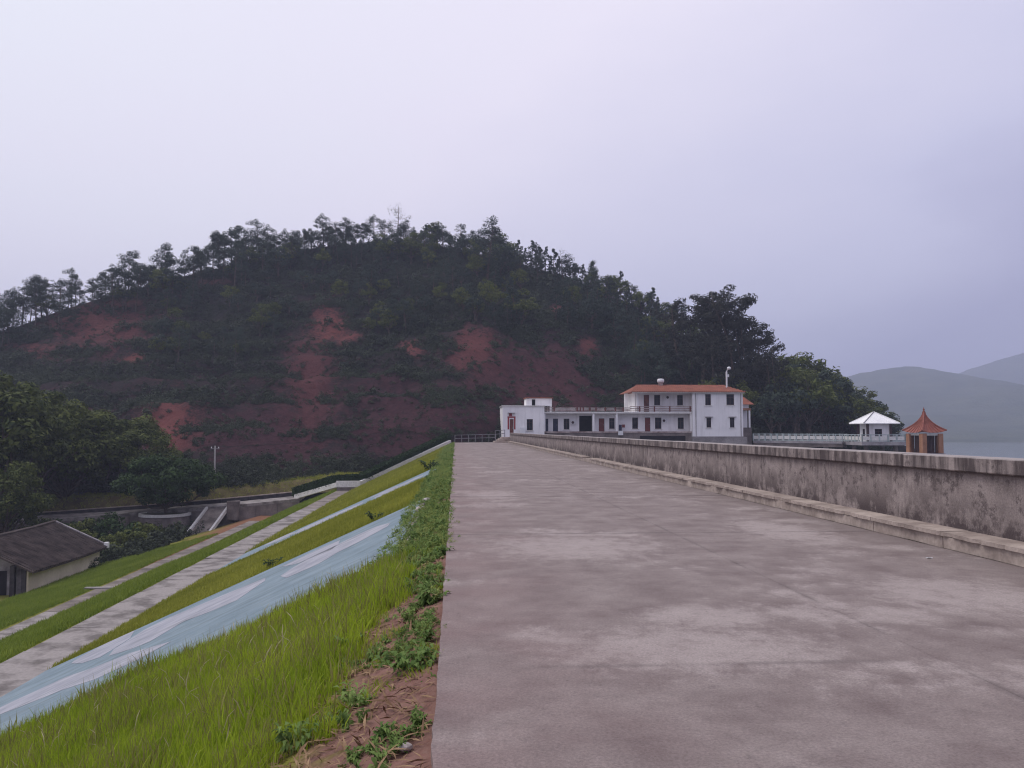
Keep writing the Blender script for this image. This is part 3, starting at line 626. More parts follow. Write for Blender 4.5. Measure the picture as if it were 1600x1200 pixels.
# rooftop room
zr = zt+.17
wall_open('rooftop_room_wall', M['white_wall'], X(825), X(866), zr, Z(621.5), YB+3, .25, [(X(834), X(839.5), zr, Z(623))])
bbox('rooftop_room_side', M['white_wall'], X(866)-.3, X(866)-.002, YB+3.26, YB+7, Z(645), Z(621.5)); bbox('rooftop_room_side', M['white_wall'], X(825)+.002, X(825)+.3, YB+3.26, YB+7, zr, Z(621.5))
bbox('rooftop_room_interior', M['dark'], X(826.5), X(863), YB+4.4, YB+4.5, zr, Z(622)); bbox('rooftop_room_roof', M['tile'], X(823.5), X(867.5), YB+2.7, YB+7.3, Z(621.3), Z(620))
# long wing: recessed wall with doors and windows, slab band, terrace railing
zs = Z(646); zf = Z(674); yr = YB+1.6
dark_bay = (X(907.5), X(928), zf, zs-.3)
ops = [(X(852), X(858.5), zf, Z(654)), (X(866), X(874), zf, Z(654)), (X(883), X(892), Z(671), Z(654)), dark_bay, (X(938.5), X(947.5), zf, Z(653.5)), (X(955), X(963.5), Z(670), Z(653)),
       (X(991.5), X(1000.5), Z(670), Z(652)), (X(1011.5), X(1020), zf, Z(652)), (X(1027.5), X(1037.5), Z(670), Z(652)), (X(1063.5), X(1073), Z(670), Z(652))]
wall_open('wing_wall', M['white_wall'], X(850), X(1081), zf, zs, yr, .25, ops)
for i, o_ in enumerate(ops):
    if i in (0, 1, 4, 7): door(*o_, yr, (M['blue_board'], M['blue_board'], None, None, M['red_door'], None, None, M['red_door'])[i])
    elif i != 3: window(*o_, yr, bars=1)
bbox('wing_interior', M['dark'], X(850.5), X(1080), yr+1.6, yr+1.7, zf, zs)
bbox('gallery_slab', M['band'], X(850)+.002, X(1081)-.002, YB-.1, YB+8, zs+.003, Z(643.2)); bbox('gallery_floor', M['rail_pink'], X(850)+.002, X(1081)-.002, YB-.05, YB+8, zf-.22, zf-.003)
bbox('wing_base', M['stone_base'], X(850)+.01, X(1081)-.01, YB+.05, YB+1.2, -1.2, zf-.23)
bbox('base_void', M['dark'], X(1000), X(1071), YB+.02, YB+.048, Z(689), Z(681))
for px in (850.8, 927.5, 964, 1081-.8): bbox('column', M['white_wall'], X(px)-.14, X(px)+.14, YB+.02, YB+.3, zf+.0, zs)
bbox('notice_board', M['blue_board'], X(969), X(973.4), YB+.9, YB+.95, Z(673), Z(663.5)); bbox('notice_board', M['red_door'], X(973.8), X(978.4), YB+.9, YB+.95, Z(668), Z(663.2)); bbox('white_chest', M['white_metal'], X(965.6), X(973), YB-.3, YB+.04, Z(680), Z(673.5))
bbox('wing_back_wall', M['white_wall'], X(850), X(1081), YB+7.7, YB+7.95, -1, zs)
def railing(x0, x1, y, z0, z1, posts, solid=()):
    s = MB()
    for f in (.97, .62, .30): s.box(x0-BO.x, x1-BO.x, y-BO.y, y+.09-BO.y, z0+(z1-z0)*f-.06, z0+(z1-z0)*f+.05)
    r_ = s.build('railing', M['rail_pink'], bl)
    for p in posts: MB().box(X(p)-.09-BO.x, X(p)+.09-BO.x, y-.03-BO.y, y+.12-BO.y, z0, z1+.06).build('post', M['brown_door'], r_)
    for a, b in solid: MB().box(X(a)-BO.x, X(b)-BO.x, y+.02-BO.y, y+.07-BO.y, z0+.25, z1-.12).build('infill_panel', M['band'], r_)
railing(X(850.5), X(985), YB+.05, Z(643), Z(637), [866, 902, 907, 911.5, 922, 931.5, 946, 962, 974], [(868, 899), (903.5, 906), (908, 910.8), (913, 920), (924, 930), (934, 944), (949, 960)])
railing(X(985), X(1081), YB+.05, Z(643), Z(635), [1000, 1023, 1047, 1079])
# upper storey
zu0, zu1 = Z(643), Z(611.5)
wall_open('upper_wall', M['white_wall'], X(996), X(1081), zu0, zu1, yr, .25, [(X(1010), X(1018.5), zu0, Z(616)), (X(1026.5), X(1036), Z(632.5), Z(616)), (X(1063), X(1072), Z(632.5), Z(616))])
door(X(1010), X(1018.5), zu0, Z(616), yr, M['brown_door']); window(X(1026.5), X(1036), Z(632.5), Z(616), yr); window(X(1063), X(1072), Z(632.5), Z(616), yr)
bbox('upper_side_wall', M['white_wall'], X(986), X(992), yr+3.2, yr+3.45, zu0, zu1); bbox('upper_side_wall', M['white_wall'], X(996)+.002, X(996)+.25, yr+.252, YB+7.7, zu0, zu1)
bbox('upper_column', M['white_wall'], X(997)-.15, X(997)+.15, YB+.2, YB+.5, zu0, zu1)
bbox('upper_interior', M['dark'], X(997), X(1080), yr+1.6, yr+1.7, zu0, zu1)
# end block
ye = YB-.5
eo = [(X(1101), X(1109.8), Z(633), Z(615.5)), (X(1134), X(1146), Z(632.5), Z(615.5)), (X(1102.5), X(1109.8), Z(668), Z(652.5)), (X(1139), X(1146), Z(668), Z(652.5))]
wall_open('end_block_wall', M['white_wall'], X(1081), X(1159.5), Z(682), zu1, ye, .25, eo)
for i, o_ in enumerate(eo): window(*o_, ye, hood=(i > 1), bars=1)
bbox('end_block_side', M['white_wall'], X(1159.5)-.25, X(1159.5), ye+.252, YB+8, Z(682), zu1); bbox('end_block_side', M['white_wall'], X(1081)+.002, X(1081)+.25, ye+.252, yr, Z(682), zu1)
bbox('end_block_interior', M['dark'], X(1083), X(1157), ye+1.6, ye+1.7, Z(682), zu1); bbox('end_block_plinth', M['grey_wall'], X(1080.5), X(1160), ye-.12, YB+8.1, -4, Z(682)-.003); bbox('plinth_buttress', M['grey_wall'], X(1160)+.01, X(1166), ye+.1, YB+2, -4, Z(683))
for px_ in (1086, 1156): s = MB(); s.tube([(X(px_)-BO.x, ye-.08-BO.y, Z(682)), (X(px_)-BO.x, ye-.08-BO.y, zu1-.1)], .05, 6); s.build('drain_pipe', M['grey_wall'], bl)
for px_, py_ in ((1042, 657), (898, 660), (1048, 620)):
    a_ = bbox('air_conditioner', M['white_metal'], X(px_)-.4, X(px_)+.4, yr-.32, yr-.003, Z(py_)-.28, Z(py_)+.28); MB().lathe([(.2, -.02), (.2, .02)], 12).build('fan', M['frame'], a_, loc=(X(px_)-BO.x-.1, yr-.33-BO.y, Z(py_))).rotation_euler = (R(90), 0, 0)
# tiled hip roof with ribs
rx0, rx1, rz0, rz1 = X(984.5), X(1163), Z(612.5), Z(599.5)
hy0, hy1 = ye-.55, YB+8.6; ym = (hy0+hy1)/2
def hip(x0, x1, y0, y1, z0, z1, inset):
    return [(x0, y0, z0), (x1, y0, z0), (x1, y1, z0), (x0, y1, z0), (x0+inset, (y0+y1)/2, z1), (x1-inset, (y0+y1)/2, z1)], [(0, 1, 5, 4), (1, 2, 5), (2, 3, 4, 5), (3, 0, 4), (3, 2, 1, 0)]
v_, f_ = hip(rx0, rx1, hy0, hy1, rz0, rz1-.06, 1.7); s = MB(); s.add([Vector(p)-BO for p in v_], f_); roof = s.build('roof', M['tile'], bl)
s = MB(); n = 62; L0 = rx1-rx0
for k in range(n):
    x = rx0+L0*(k+.5)/n; t_ = min(1, min(x-rx0, rx1-x)/1.7)
    a = Vector((x, hy0, rz0+.05)); b = Vector((x, hy0+(ym-hy0)*t_, rz0+(rz1-.06-rz0)*t_+.05)); s.tube([a-BO, b-BO], .09, 5)
o = s.build('tile_ribs', M['tile'], roof); o['kind'] = 'stuff'
s = MB(); s.tube([Vector(v_[4])-BO, Vector(v_[5])-BO], .16, 6); s.build('ridge', M['tile'], roof)
bbox('eave_board', M['band'], rx0+.2, rx1-.2, hy0+.15, hy0+.4, rz0-.16, rz0-.003)
# roof-top things
wt = empty('water_tank', (X(1033, ym), ym, rz1-.15)); tag(wt, 'small white water tank on the red tiled roof', 'tank')
MB().lathe([(.35, -.2), (.36, .55)], 12).build('tank_stand', M['rail_pink'], wt); MB().lathe([(.45, .56), (.52, .65), (.52, 1.0), (.42, 1.12), (.1, 1.16)], 14).build('tank_body', M['white_metal'], wt, True)
lp_ = Vector((X(1144), ym-1.5, rz1)); lm = empty('rooftop_lamp', lp_); tag(lm, 'slim white lamp pole standing on the red roof', 'lamp post')
MB().tube([(0, 0, -.4), (0, 0, 2.0)], .13, 8).build('pole', M['white_metal'], lm); MB().tube([(0, 0, 2.0), (.1, -.1, 2.3), (.35, -.2, 2.45)], .07, 7).build('arm', M['white_metal'], lm)
MB().lathe([(.05, 2.3), (.3, 2.38), (.3, 2.62), (.1, 2.75)], 10, (.32, -.2, 0)).build('lamp_head', M['white_metal'], lm, True); MB().box(.1, .34, -.15, .1, 1.2, 1.6).build('control_box', M['white_metal'], lm)

# small kiosk behind the end block
kx, ky = X(1163, 131), 131.0
ks = empty('stair_kiosk', (kx, ky, Z(668, ky))); tag(ks, 'small white kiosk with red hipped roof behind the office', 'kiosk'); kh = Z(641, ky)-Z(668, ky)
for sx in (-1.2, .55): 
    for sy in (-.8, .8): MB().box(sx-.12, sx+.12, sy-.12, sy+.12, 0, kh).build('column', M['white_wall'], ks)
MB().box(-1.3, .75, -.95, .95, kh+.003, kh+.35).build('beam', M['orange'], ks); MB().box(-1.4, .7, .6, .8, 0, kh).build('back_wall', M['white_wall'], ks)
v_, f_ = hip(-1.8, 1.15, -1.4, 1.4, kh+.9, kh+2.1, 1.2); MB().add(v_, f_).build('roof', M['tile'], ks); MB().box(-1.0, .5, -.7, .7, kh+.353, kh+.897).build('attic', M['white_wall'], ks)
MB().box(-1.35, .8, -1, 1, -4, -.003).build('base', M['stone_base'], ks)

# rails, landing steps at the road end
def guard(name, a, b, n, h, label, m=M['steel']):
    t = empty(name, a); tag(t, label, 'railing'); a = Vector(a); b = Vector(b); d = b-a
    for f in (1.0, .55): s = MB(); s.beam(Vector((0, 0, h*f)), d+Vector((0, 0, h*f)), .06, .07); s.build('rail', m, t)
    for k in range(n+1): p = d*(k/n); MB().box(p.x-.04, p.x+.04, p.y-.04, p.y+.04, -.1, h+.03+p.z).build('post', m, t)
guard('guard_rail', (0.0, 110.6, .0), (5.2, 110.6, .1), 6, .95, 'thin grey guard rail across the far end of the road')
guard('stair_rail', (5.2, 112, .5), (6.5, 113, .6), 2, 1.0, 'short grey rail beside the office entrance steps')
mb = MB(); mb.box(-1, 8, 110.9, 125, -1.2, -.15); tag(mb.build('forecourt', M['path_dirty']), 'dull ground between the road end and the office', kind='structure')
es = empty('entrance_steps', (6.3, 110.3, 0)); tag(es, 'low concrete steps at the end of the parapet', 'steps')
for k in range(4): MB().box(-1.3+.32*k, 1.5, -1.5+.5*k, 4, .17*k, .17*(k+1)-.003).build('step', M['kerb'], es)
# earth platform under building
mb = MB(); mb.prism([(8, 120, -.6), (47, 121.5, -2.4), (49, 124, -2.4), (49, 138, -2.4), (8, 138, -.6)], (0, 0, -9)); tag(mb.build('earth_platform', M['valley']), 'earth platform carrying the office', kind='structure')

# ------------------------------------------------------------------ footbridge, lake kiosk, pavilion
def lattice_rail(parent, a, b, n, h):
    a = Vector(a); b = Vector(b); d = b-a
    s = MB(); s.beam(a+Vector((0, 0, h)), b+Vector((0, 0, h)), .10, .10); s.beam(a+Vector((0, 0, .12)), b+Vector((0, 0, .12)), .08, .10); r_ = s.build('railing', M['rail_blue'], parent)
    for k in range(n+1): p = a+d*(k/n); MB().box(p.x-.07, p.x+.07, p.y-.07, p.y+.07, p.z, p.z+h+.08).build('post', M['rail_blue'], r_)
    for k in range(n):
        p, q = a+d*((k+.12)/n), a+d*((k+.88)/n); s = MB(); s.beam(p+Vector((0, 0, h*.52)), q+Vector((0, 0, h*.52)), .04, h*.5); s.build('infill_panel', M['band'], r_)
kc = Vector((57.3, 115.0, 0)); b0 = Vector((44.8, 126.5, .0))
fb = empty('footbridge', b0); tag(fb, 'narrow footbridge with pale railings leading out to the lake kiosk', 'footbridge')
b1 = kc-b0+Vector((-3.0, 2.6, 0)); s = MB(); s.beam(Vector((0, 0, -.15)), b1+Vector((0, 0, -.15)), 1.9, .3); s.build('deck', M['deck'], fb)
dd = b1.normalized(); rr = Vector((dd.y, -dd.x, 0))
for sg in (-.9, .9): lattice_rail(fb, rr*sg, b1+rr*sg, 14, 1.0)
for sg in (-.7, .7): s = MB(); s.beam(rr*sg+Vector((0, 0, -.55)), b1+rr*sg+Vector((0, 0, -.55)), .3, .5); s.build('beam', M['stone_base'], fb)
for k in (.2, .5, .8): p = b1*k; MB().lathe([(.4, -12), (.35, -.82)], 10, p).build('pier', M['deck'], fb)
lk = empty('lake_kiosk', kc); tag(lk, 'white walled gate kiosk with white pyramid roof on piles in the lake', 'kiosk'); lk.rotation_euler.z = R(-3)
MB().box(-3.0, 3.0, -3.0, 3.0, -.45, -.02).build('platform', M['deck'], lk)
for sx, sy in ((-2, -2), (2, -2), (2, 2), (-2, 2)): MB().lathe([(.35, -12.3), (.3, -.47)], 10, (sx, sy, 0)).build('pile', M['stone_base'], lk)
hw = 1.45; kh = 2.42
LO = Vector((0, 0, 0))
wall_open('wall', M['white_wall'], -hw, hw, 0, kh, -hw, .16, [(-.55, .45, .75, 1.75)], lk, LO); window(-.55, .45, .75, 1.75, -hw, lk, LO, sill=False)
wl = wall_open('wall', M['white_wall'], -hw+.17, hw, 0, kh, -hw, .16, [(-.4, .4, .75, 1.75)], lk, LO); wl.rotation_euler.z = R(-90)
wv = window(-.4, .4, .75, 1.75, -hw, lk, LO, sill=False); wv.rotation_euler.z = R(-90)
for a in (90, 180):
    w_ = MB(); w_.box(-hw+.17, hw-.17, -hw, -hw+.16, 0, kh); q = w_.build('wall', M['white_wall'], lk); q.rotation_euler.z = R(a)
MB().box(-hw+.2, hw-.2, -.05, .05, 0, kh-.1).build('interior', M['dark'], lk)
for sx, sy in ((-1, -1), (1, -1), (1, 1), (-1, 1)): MB().box(sx*(hw+.12)-.13, sx*(hw+.12)+.13, sy*(hw+.12)-.13, sy*(hw+.12)+.13, 0, kh).build('column', M['frame'], lk)
s = MB(); e = 2.45; s.add([(-e, -e, kh+.1), (e, -e, kh+.1), (e, e, kh+.1), (-e, e, kh+.1), (0, 0, kh+1.62), (-e, -e, kh), (e, -e, kh), (e, e, kh), (-e, e, kh)], [(0, 1, 4), (1, 2, 4), (2, 3, 4), (3, 0, 4), (5, 6, 1, 0), (6, 7, 2, 1), (7, 8, 3, 2), (8, 5, 0, 3), (8, 7, 6, 5)]); kr = s.build('roof', M['roof_white'], lk)
for sx, sy in ((-1, -1), (1, -1), (1, 1), (-1, 1)): s = MB(); s.tube([(sx*e, sy*e, kh+.12), (0, 0, kh+1.66)], .07, 6); s.build('hip_cap', M['steel'] if sx*sy > 0 else M['roof_white'], kr)
for a, b in (((-2.9, -2.9), (2.9, -2.9)), ((2.9, -2.9), (2.9, 2.9)), ((-2.9, -2.9), (-2.9, 2.9))): lattice_rail(lk, (*a, 0), (*b, 0), 5, .95)

pvc = Vector((53.2, 95.0, -1.02))
pv = empty('tower_pavilion', pvc); tag(pv, 'small orange pavilion with red concave tiled roof in the reservoir', 'pavilion'); pv.rotation_euler.z = R(10)
hs = 1.08; ph = 2.22
MB().box(-1.5, 1.5, -1.5, 1.5, -.2, 0).build('platform', M['deck'], pv); MB().lathe([(1.9, -11.3), (1.5, -.21)], 16).build('shaft', M['deck'], pv, True)
for i, (sx, sy) in enumerate(((-1, -1), (1, -1), (1, 1), (-1, 1))): MB().box(sx*hs-.29, sx*hs+.29, sy*hs-.29, sy*hs+.29, .003, ph).build('column', M['orange'], pv, bevel=.02)
for i in range(4):
    q = MB().box(-hs+.26, hs-.26, -hs-.1, -hs+.1, ph-.22, ph-.003).build('beam', M['band'], pv); q.rotation_euler.z = R(90*i)
    gt = MB().box(-hs+.26, hs-.26, -hs-.02, -hs+.02, .01, .1).build('gate', M['frame'], pv); gt.rotation_euler.z = R(90*i)
    for k in range(9): x_ = -hs+.32+k*.19; MB().box(x_-.02, x_+.02, -hs-.02, -hs+.02, .1, ph-.23).build('bar', M['frame'], gt)
MB().box(-.72, .72, -.72, .72, .005, 2.0).build('shade_core', M['frame'], pv)  # dark box added inside so the openings between columns look shaded
# concave pyramid roof with upswept corners
s = MB(); rows = []; NR = 9
for k in range(NR+1):
    t_ = k/NR; half = 1.42*(1-t_)**1.6+.05; z_ = ph+.08+2.35*t_; ring = []
    for side in range(4):
        for j in range(6):
            u = -1+2*j/6; lift = .26*(abs(u)**3)*(1-t_)**3; ext = 1+.10*(abs(u)**4)*(1-t_)**2
            x_, y_ = u*half*ext, -half*ext; a = side*math.pi/2; ring.append((x_*math.cos(a)-y_*math.sin(a), x_*math.sin(a)+y_*math.cos(a), z_+lift))
    rows.append(ring)
vs_ = [p for r_ in rows for p in r_]; n = 24
s.add(vs_, [(i*n+k, i*n+(k+1) % n, (i+1)*n+(k+1) % n, (i+1)*n+k) for i in range(NR) for k in range(n)] + [tuple(range(n))[::-1]])
pr_ = s.build('roof', M['tile2'], pv)
s = MB()
for j in range(0, 24):
    s.tube([(rows[i][j][0]*1.01, rows[i][j][1]*1.01, rows[i][j][2]+.03) for i in range(NR+1)], .05 if j % 6 else .09, 5)
o = s.build('tile_ribs', M['tile2'], pr_); o['kind'] = 'stuff'
MB().lathe([(.1, 0), (.16, .1), (.06, .2), (.12, .32), (.03, .5), (.02, .62)], 8, (0, 0, ph+2.38)).build('finial', M['tile2'], pr_, True)

# ------------------------------------------------------------------ old farmhouse in the valley
hz = -10.5; hx0, hx1, hy0_, hy1_ = -38.6, -30.6, 65.0, 77.5; hxr = -34.6; ez, rz_ = -8.25, -6.4
fh = empty('old_house', (hxr, 71, hz)); tag(fh, 'old cream walled house with dark tiled gable roof at the dam foot', 'house'); FO = Vector((hxr, 71, hz))
def fbox(name, m, x0, x1, y0, y1, z0, z1, parent=fh):
    s = MB(); s.box(x0-FO.x, x1-FO.x, y0-FO.y, y1-FO.y, z0-FO.z, z1-FO.z); return s.build(name, m, parent)
fbox('wall', M['cream'], hx1-.25, hx1, hy0_, hy1_, hz-.5, ez-.08); fbox('wall', M['cream'], hx0, hx0+.25, hy0_, hy1_, hz-.5, ez-.08)
for yy_, nm, mm in ((hy0_+.6, 'gable_wall', M['old_plaster']), (hy1_-.3, 'gable_wall', M['cream'])):
    s = MB(); s.prism([Vector(p)-FO for p in ((hx0+.26, yy_, hz-.5), (hx1-.26, yy_, hz-.5), (hx1-.26, yy_, ez-.1), (hxr, yy_, rz_-.15), (hx0+.26, yy_, ez-.1))], (0, .25, 0)); s.build(nm, mm, fh)
for px_ in (-30.9, -31.7): fbox('post', M['timber'], px_-.16, px_+.16, hy0_-.1, hy0_+.2, hz-.5, ez+.1)
fbox('doorway', M['dark'], -33.6, -32.4, hy0_+.56, hy0_+.597, hz, hz+1.9); fbox('wall_patch', M['white_wall'], -35.6, -34.8, hy0_+.57, hy0_+.598, hz+.2, hz+2.0); fbox('stone_step', M['stone_base'], -37, -31.5, hy0_-.8, hy0_+.5, hz-.5, hz-.05)
ov = .55
def roof_pt(side, f, y, h=0):
    xe = (hx1+ov) if side > 0 else (hx0-ov); zz = ez-.28
    return Vector((hxr+(xe-hxr)*f, y, rz_+(zz-rz_)*f+h - .12*math.sin(math.pi*(y-hy0_)/(hy1_-hy0_))*(1-f*.4)))-FO
for side in (1, -1):
    s = MB(); n = 10
    top = [roof_pt(side, 0, y, 0) for y in np.linspace(hy0_-.5, hy1_+.4, n)]; bot = [roof_pt(side, 1, y, 0) for y in np.linspace(hy0_-.5, hy1_+.4, n)]
    s.add(top+bot+[p-Vector((0, 0, .14)) for p in top+bot], [(i, i+1, n+i+1, n+i) for i in range(n-1)]+[(2*n+i, 3*n+i, 3*n+i+1, 2*n+i+1) for i in range(n-1)]+[(n+i, n+i+1, 3*n+i+1, 3*n+i) for i in range(n-1)]+[(0, n, 3*n, 2*n), (n-1, 3*n-1, 4*n-1, 2*n-1)])
    rf = s.build('roof', M['old_tile'], fh)
    ny = 44; nf = 12
    for j in range(ny if side > 0 else 0):
        y = hy0_-.4+(hy1_-hy0_+.7)*(j+.5)/ny; s = MB(); wob = random.uniform(-.02, .02)
        s.tube([roof_pt(side, f, y+wob*math.sin(f*9), .05+random.uniform(-.015, .02)) for f in np.linspace(0.02, 1.01, nf)], .075, 5); s.build('tile_course', M['old_tile'], rf)
s = MB(); s.tube([roof_pt(1, 0, y, .08+random.uniform(-.02, .03)) for y in np.linspace(hy0_-.5, hy1_+.4, 14)], .16, 6); s.build('ridge', M['old_tile'], fh)
s = MB(); s.beam(roof_pt(1, 0, hy1_+.35, .1), roof_pt(1, 1.0, hy1_+.35, .1), .3, .16); s.build('verge', M['old_plaster'], fh)
fbox('eave_block', M['white_wall'], hx1+.3, hx1+.62, hy1_+.1, hy1_+.5, ez-.35, ez+.12)

# ------------------------------------------------------------------ trees
def limb(s, a, b, r0, r1, rng, bend=.08, n=5):
    a = Vector(a); b = Vector(b); L_ = (b-a).length; off = Vector(rng.normal(size=3))*L_*bend
    s.tube([a.lerp(b, t)+off*math.sin(math.pi*t) for t in np.linspace(0, 1, n)], list(np.linspace(r0, r1, n)), 6)
def make_pine(h, rng, wispy=False):
    s = MB(); lean = Vector((rng.uniform(-.06, .06)*h, rng.uniform(-.06, .06)*h, 0))
    pts = [Vector((0, 0, -.6)), Vector((0, 0, 0))+lean*.0, lean*.35+Vector((0, 0, h*.4)), lean*.7+Vector((0, 0, h*.7)), lean+Vector((0, 0, h*.97))]
    s.tube(pts, [.17, .15, .12, .08, .03], 6); C_, Rr = [], []
    nb = rng.integers(12, 18)
    for k in range(nb):
        f = .30+.66*(k+.5)/nb; base = pts[1].lerp(pts[4], f); a = rng.uniform(0, 6.28); ln = h*(.30*(1.05-f)+.09)*rng.uniform(.7, 1.35)
        tip = base+Vector((math.cos(a)*ln, math.sin(a)*ln, ln*rng.uniform(.05, .5))); limb(s, base, tip, .05, .02, rng, n=3)
        for q in (.62, 1.0):
            if rng.random() < (.9 if q == 1 else .6): C_.append(tuple(base.lerp(tip, q)+Vector((0, 0, .1)))); r0 = h*rng.uniform(.055, .125); Rr.append((r0*1.2, r0*1.2, r0*.72))
    C_.append(tuple(pts[4])); Rr.append((h*.07, h*.07, h*.08))
    V, Q = clump_leaves(C_, Rr, 18 if wispy else 110, .155, rng, .3, .42)
    return s, V, Q
def make_broad(h, w, rng, nclump=46, per=90, leaf=.22, trunk_f=.28, cr=.14, low=.22, mid=.42):
    s = MB(); th = h*trunk_f; limb(s, (0, 0, -.8), (0, 0, th), .032*h, .022*h, rng, .03, 5); C_, Rr = [], []; core = Vector((0, 0, th))
    for k in range(nclump):
        d = Vector(rng.normal(size=3)).normalized(); d.z = abs(d.z)*1.0-low if rng.random() < .7 else -abs(d.z)*low*2.2; fr = rng.uniform(.72, 1.0) if rng.random() < .8 else rng.uniform(.3, .7)
        c = Vector((d.x*w*.5*fr, d.y*w*.5*fr, th+(h-th)*mid+d.z*(h-th)*.52*fr)); r0 = w*cr*rng.uniform(.65, 1.3)
        C_.append(tuple(c)); Rr.append((r0, r0, r0*.72))
        if k % 3 == 0: limb(s, core+Vector((0, 0, -th*rng.uniform(0, .25))), c, .012*h, .004*h, rng, .1, 5)
    V, Q = clump_leaves(C_, Rr, per, leaf, rng, .45, .5); return s, V, Q
def make_conifer(h, w, rng):
    s = MB(); s.tube([(0, 0, -.6), (0, 0, h*.5), (rng.uniform(-.2, .2), 0, h)], [.016*h, .011*h, .003*h], 6); C_, Rr = [], []
    for k in range(34):
        f = .12+.86*(k+rng.random())/34; a = rng.uniform(0, 6.28); rr_ = w*.5*(1.02-f)**.8*rng.uniform(.45, 1.1); tip = Vector((math.cos(a)*rr_, math.sin(a)*rr_, f*h+rr_*.25)); C_.append(tuple(tip)); r0 = w*rng.uniform(.08, .15)*(1.15-.6*f); Rr.append((r0, r0, r0*.8))
        if k % 2 == 0: limb(s, (0, 0, f*h-.2), tip, .04, .015, rng, .05, 3)
    V, Q = clump_leaves(C_, Rr, 50, .20, rng, .35, .45); return s, V, Q
def make_feather(h, w, rng):
    s = MB(); C_, Rr = [], []
    for t in range(3):
        lean = Vector((rng.uniform(-.12, .22)*h, rng.uniform(-.1, .1)*h, h*rng.uniform(.8, 1.0))); limb(s, (rng.uniform(-.4, .4), rng.uniform(-.4, .4), -.6), lean, .013*h, .004*h, rng, .05, 7)
        for k in range(15):
            f = rng.uniform(.25, 1.02); base = lean*f; a = rng.uniform(0, 6.28); ln = w*.5*rng.uniform(.35, 1.0)*(1.15-f*.5); tip = base+Vector((math.cos(a)*ln, math.sin(a)*ln, ln*rng.uniform(.1, .8))); limb(s, base, tip, .05, .015, rng, .1, 4)
            for q in (.45, .75, 1.0): C_.append(tuple(base.lerp(tip, q))); r0 = w*rng.uniform(.045, .10); Rr.append((r0*1.2, r0*1.2, r0*.8))
    V, Q = clump_leaves(C_, Rr, 46, .24, rng, .2, .4); return s, V, Q
def proto(name, made, leaf):
    s, V, Q = made; t = empty(name); s.build('trunk', M['bark'], t); put('crown', np_mesh('crown', V, Q, leaf), t); t.hide_render = False; return t
PROTOS = {}
def plant(kind, i, name, loc, sc, rz, label, cat, group=None, sz_=1.0):
    src = PROTOS[kind][i % len(PROTOS[kind])]
    rr_ = random.Random(int(abs(loc[0])*977+loc[1]*131)); lean = .09 if kind in ('pine', 'wood', 'conifer') else .02
    o = empty(name, loc, rz); o.rotation_euler = (rr_.uniform(-lean, lean), rr_.uniform(-lean, lean), rz); wf = rr_.uniform(.85, 1.2); o.scale = (sc*wf, sc*wf, sc*sz_); tag(o, label, cat, group)
    for ch in src.children: c = ch.copy(); COL.objects.link(c); c.parent = o
    return o
PROTOS['pine'] = [proto('pine_tree', make_pine(9.5 if i % 3 else 8.0, np.random.default_rng(20+i)), M['pine']) for i in range(12)]
PROTOS['wispy'] = [proto('wispy_tree', make_pine(11, np.random.default_rng(40+i), True), M['feather']) for i in range(2)]
PROTOS['wood'] = [proto('wood_tree', make_broad(9, 6.2, np.random.default_rng(60+i), 30, 46, .25, .22), M['pine'] if i % 2 else M['broad']) for i in range(5)]
PROTOS['conifer'] = [proto('conifer_tree', make_conifer(9, 4.6, np.random.default_rng(70+i)), M['pine']) for i in range(4)]
PROTOS['broad'] = [proto('broadleaf_tree', make_broad(15, 12, np.random.default_rng(80+i), 90, 170, .23, .16, .105), M['broad']) for i in range(3)]
PROTOS['round'] = [proto('round_tree', make_broad(7.6, 11.5, np.random.default_rng(90), 110, 170, .19, .10, .095, .35, .46), M['broad2'])]
PROTOS['feather'] = [proto('feathery_tree', make_feather(16, 10, np.random.default_rng(100+i)), M['feather']) for i in range(3)]
PROTOS['shrub'] = [proto('shrub', make_broad(3.0, 3.2, np.random.default_rng(110+i), 18, 60, .15, .12, .17), M['broad' if i else 'broad2']) for i in range(3)]
rg = np.random.default_rng(5)
# skyline pines, standing apart on the left shoulder and closing up towards the summit
def summit_h(px): return np.interp(px, [-60, 150, 240, 340, 420, 500, 600, 700, 800], [1.0, .92, 1.02, 1.10, .84, .70, .72, .70, .66])
for px in list(np.arange(-60, 345, 6.6)):
    px = px+rg.uniform(-7, 7); p, _ = hill_pt(px, rg.choice([rg.uniform(.975, 1.0), rg.uniform(.88, .98)]))
    plant('pine' if rg.random() < .85 else 'wood', int(rg.integers(99)), 'pine_tree', p, summit_h(px)*rg.choice([rg.uniform(.5, .8), rg.uniform(.8, 1.15)]), rg.uniform(0, 6.28), 'slender pine with bare trunk on the skyline, on the left shoulder of the hill', 'pine tree', 'pines on the left shoulder')
for px in list(np.arange(345, 640, 4.6)):
    px = px+rg.uniform(-5, 5); p, _ = hill_pt(px, rg.choice([rg.uniform(.97, 1.0), rg.uniform(.89, .97)]))
    plant('pine' if rg.random() < .75 else 'wood', int(rg.integers(99)), 'pine_tree', p, summit_h(px)*rg.uniform(.65, 1.2), rg.uniform(0, 6.28), 'bushy tree in the dark row along the hill summit, left of the tall wispy tree', 'tree', 'trees along the summit')
for px in list(np.arange(640, 790, 4.2)):
    px = px+rg.uniform(-4, 4); p, _ = hill_pt(px, rg.choice([rg.uniform(.97, 1.0), rg.uniform(.89, .97)]))
    plant('pine' if rg.random() < .55 else 'wood', int(rg.integers(99)), 'pine_tree', p, summit_h(px)*rg.uniform(.7, 1.25), rg.uniform(0, 6.28), 'dark tree in the summit row, right of the tall wispy tree', 'tree', 'trees right of the summit')
p, _ = hill_pt(622, .985); plant('wispy', 0, 'wispy_tree', p, .95, .4, 'tall wispy tree rising above the hill summit', 'tree')
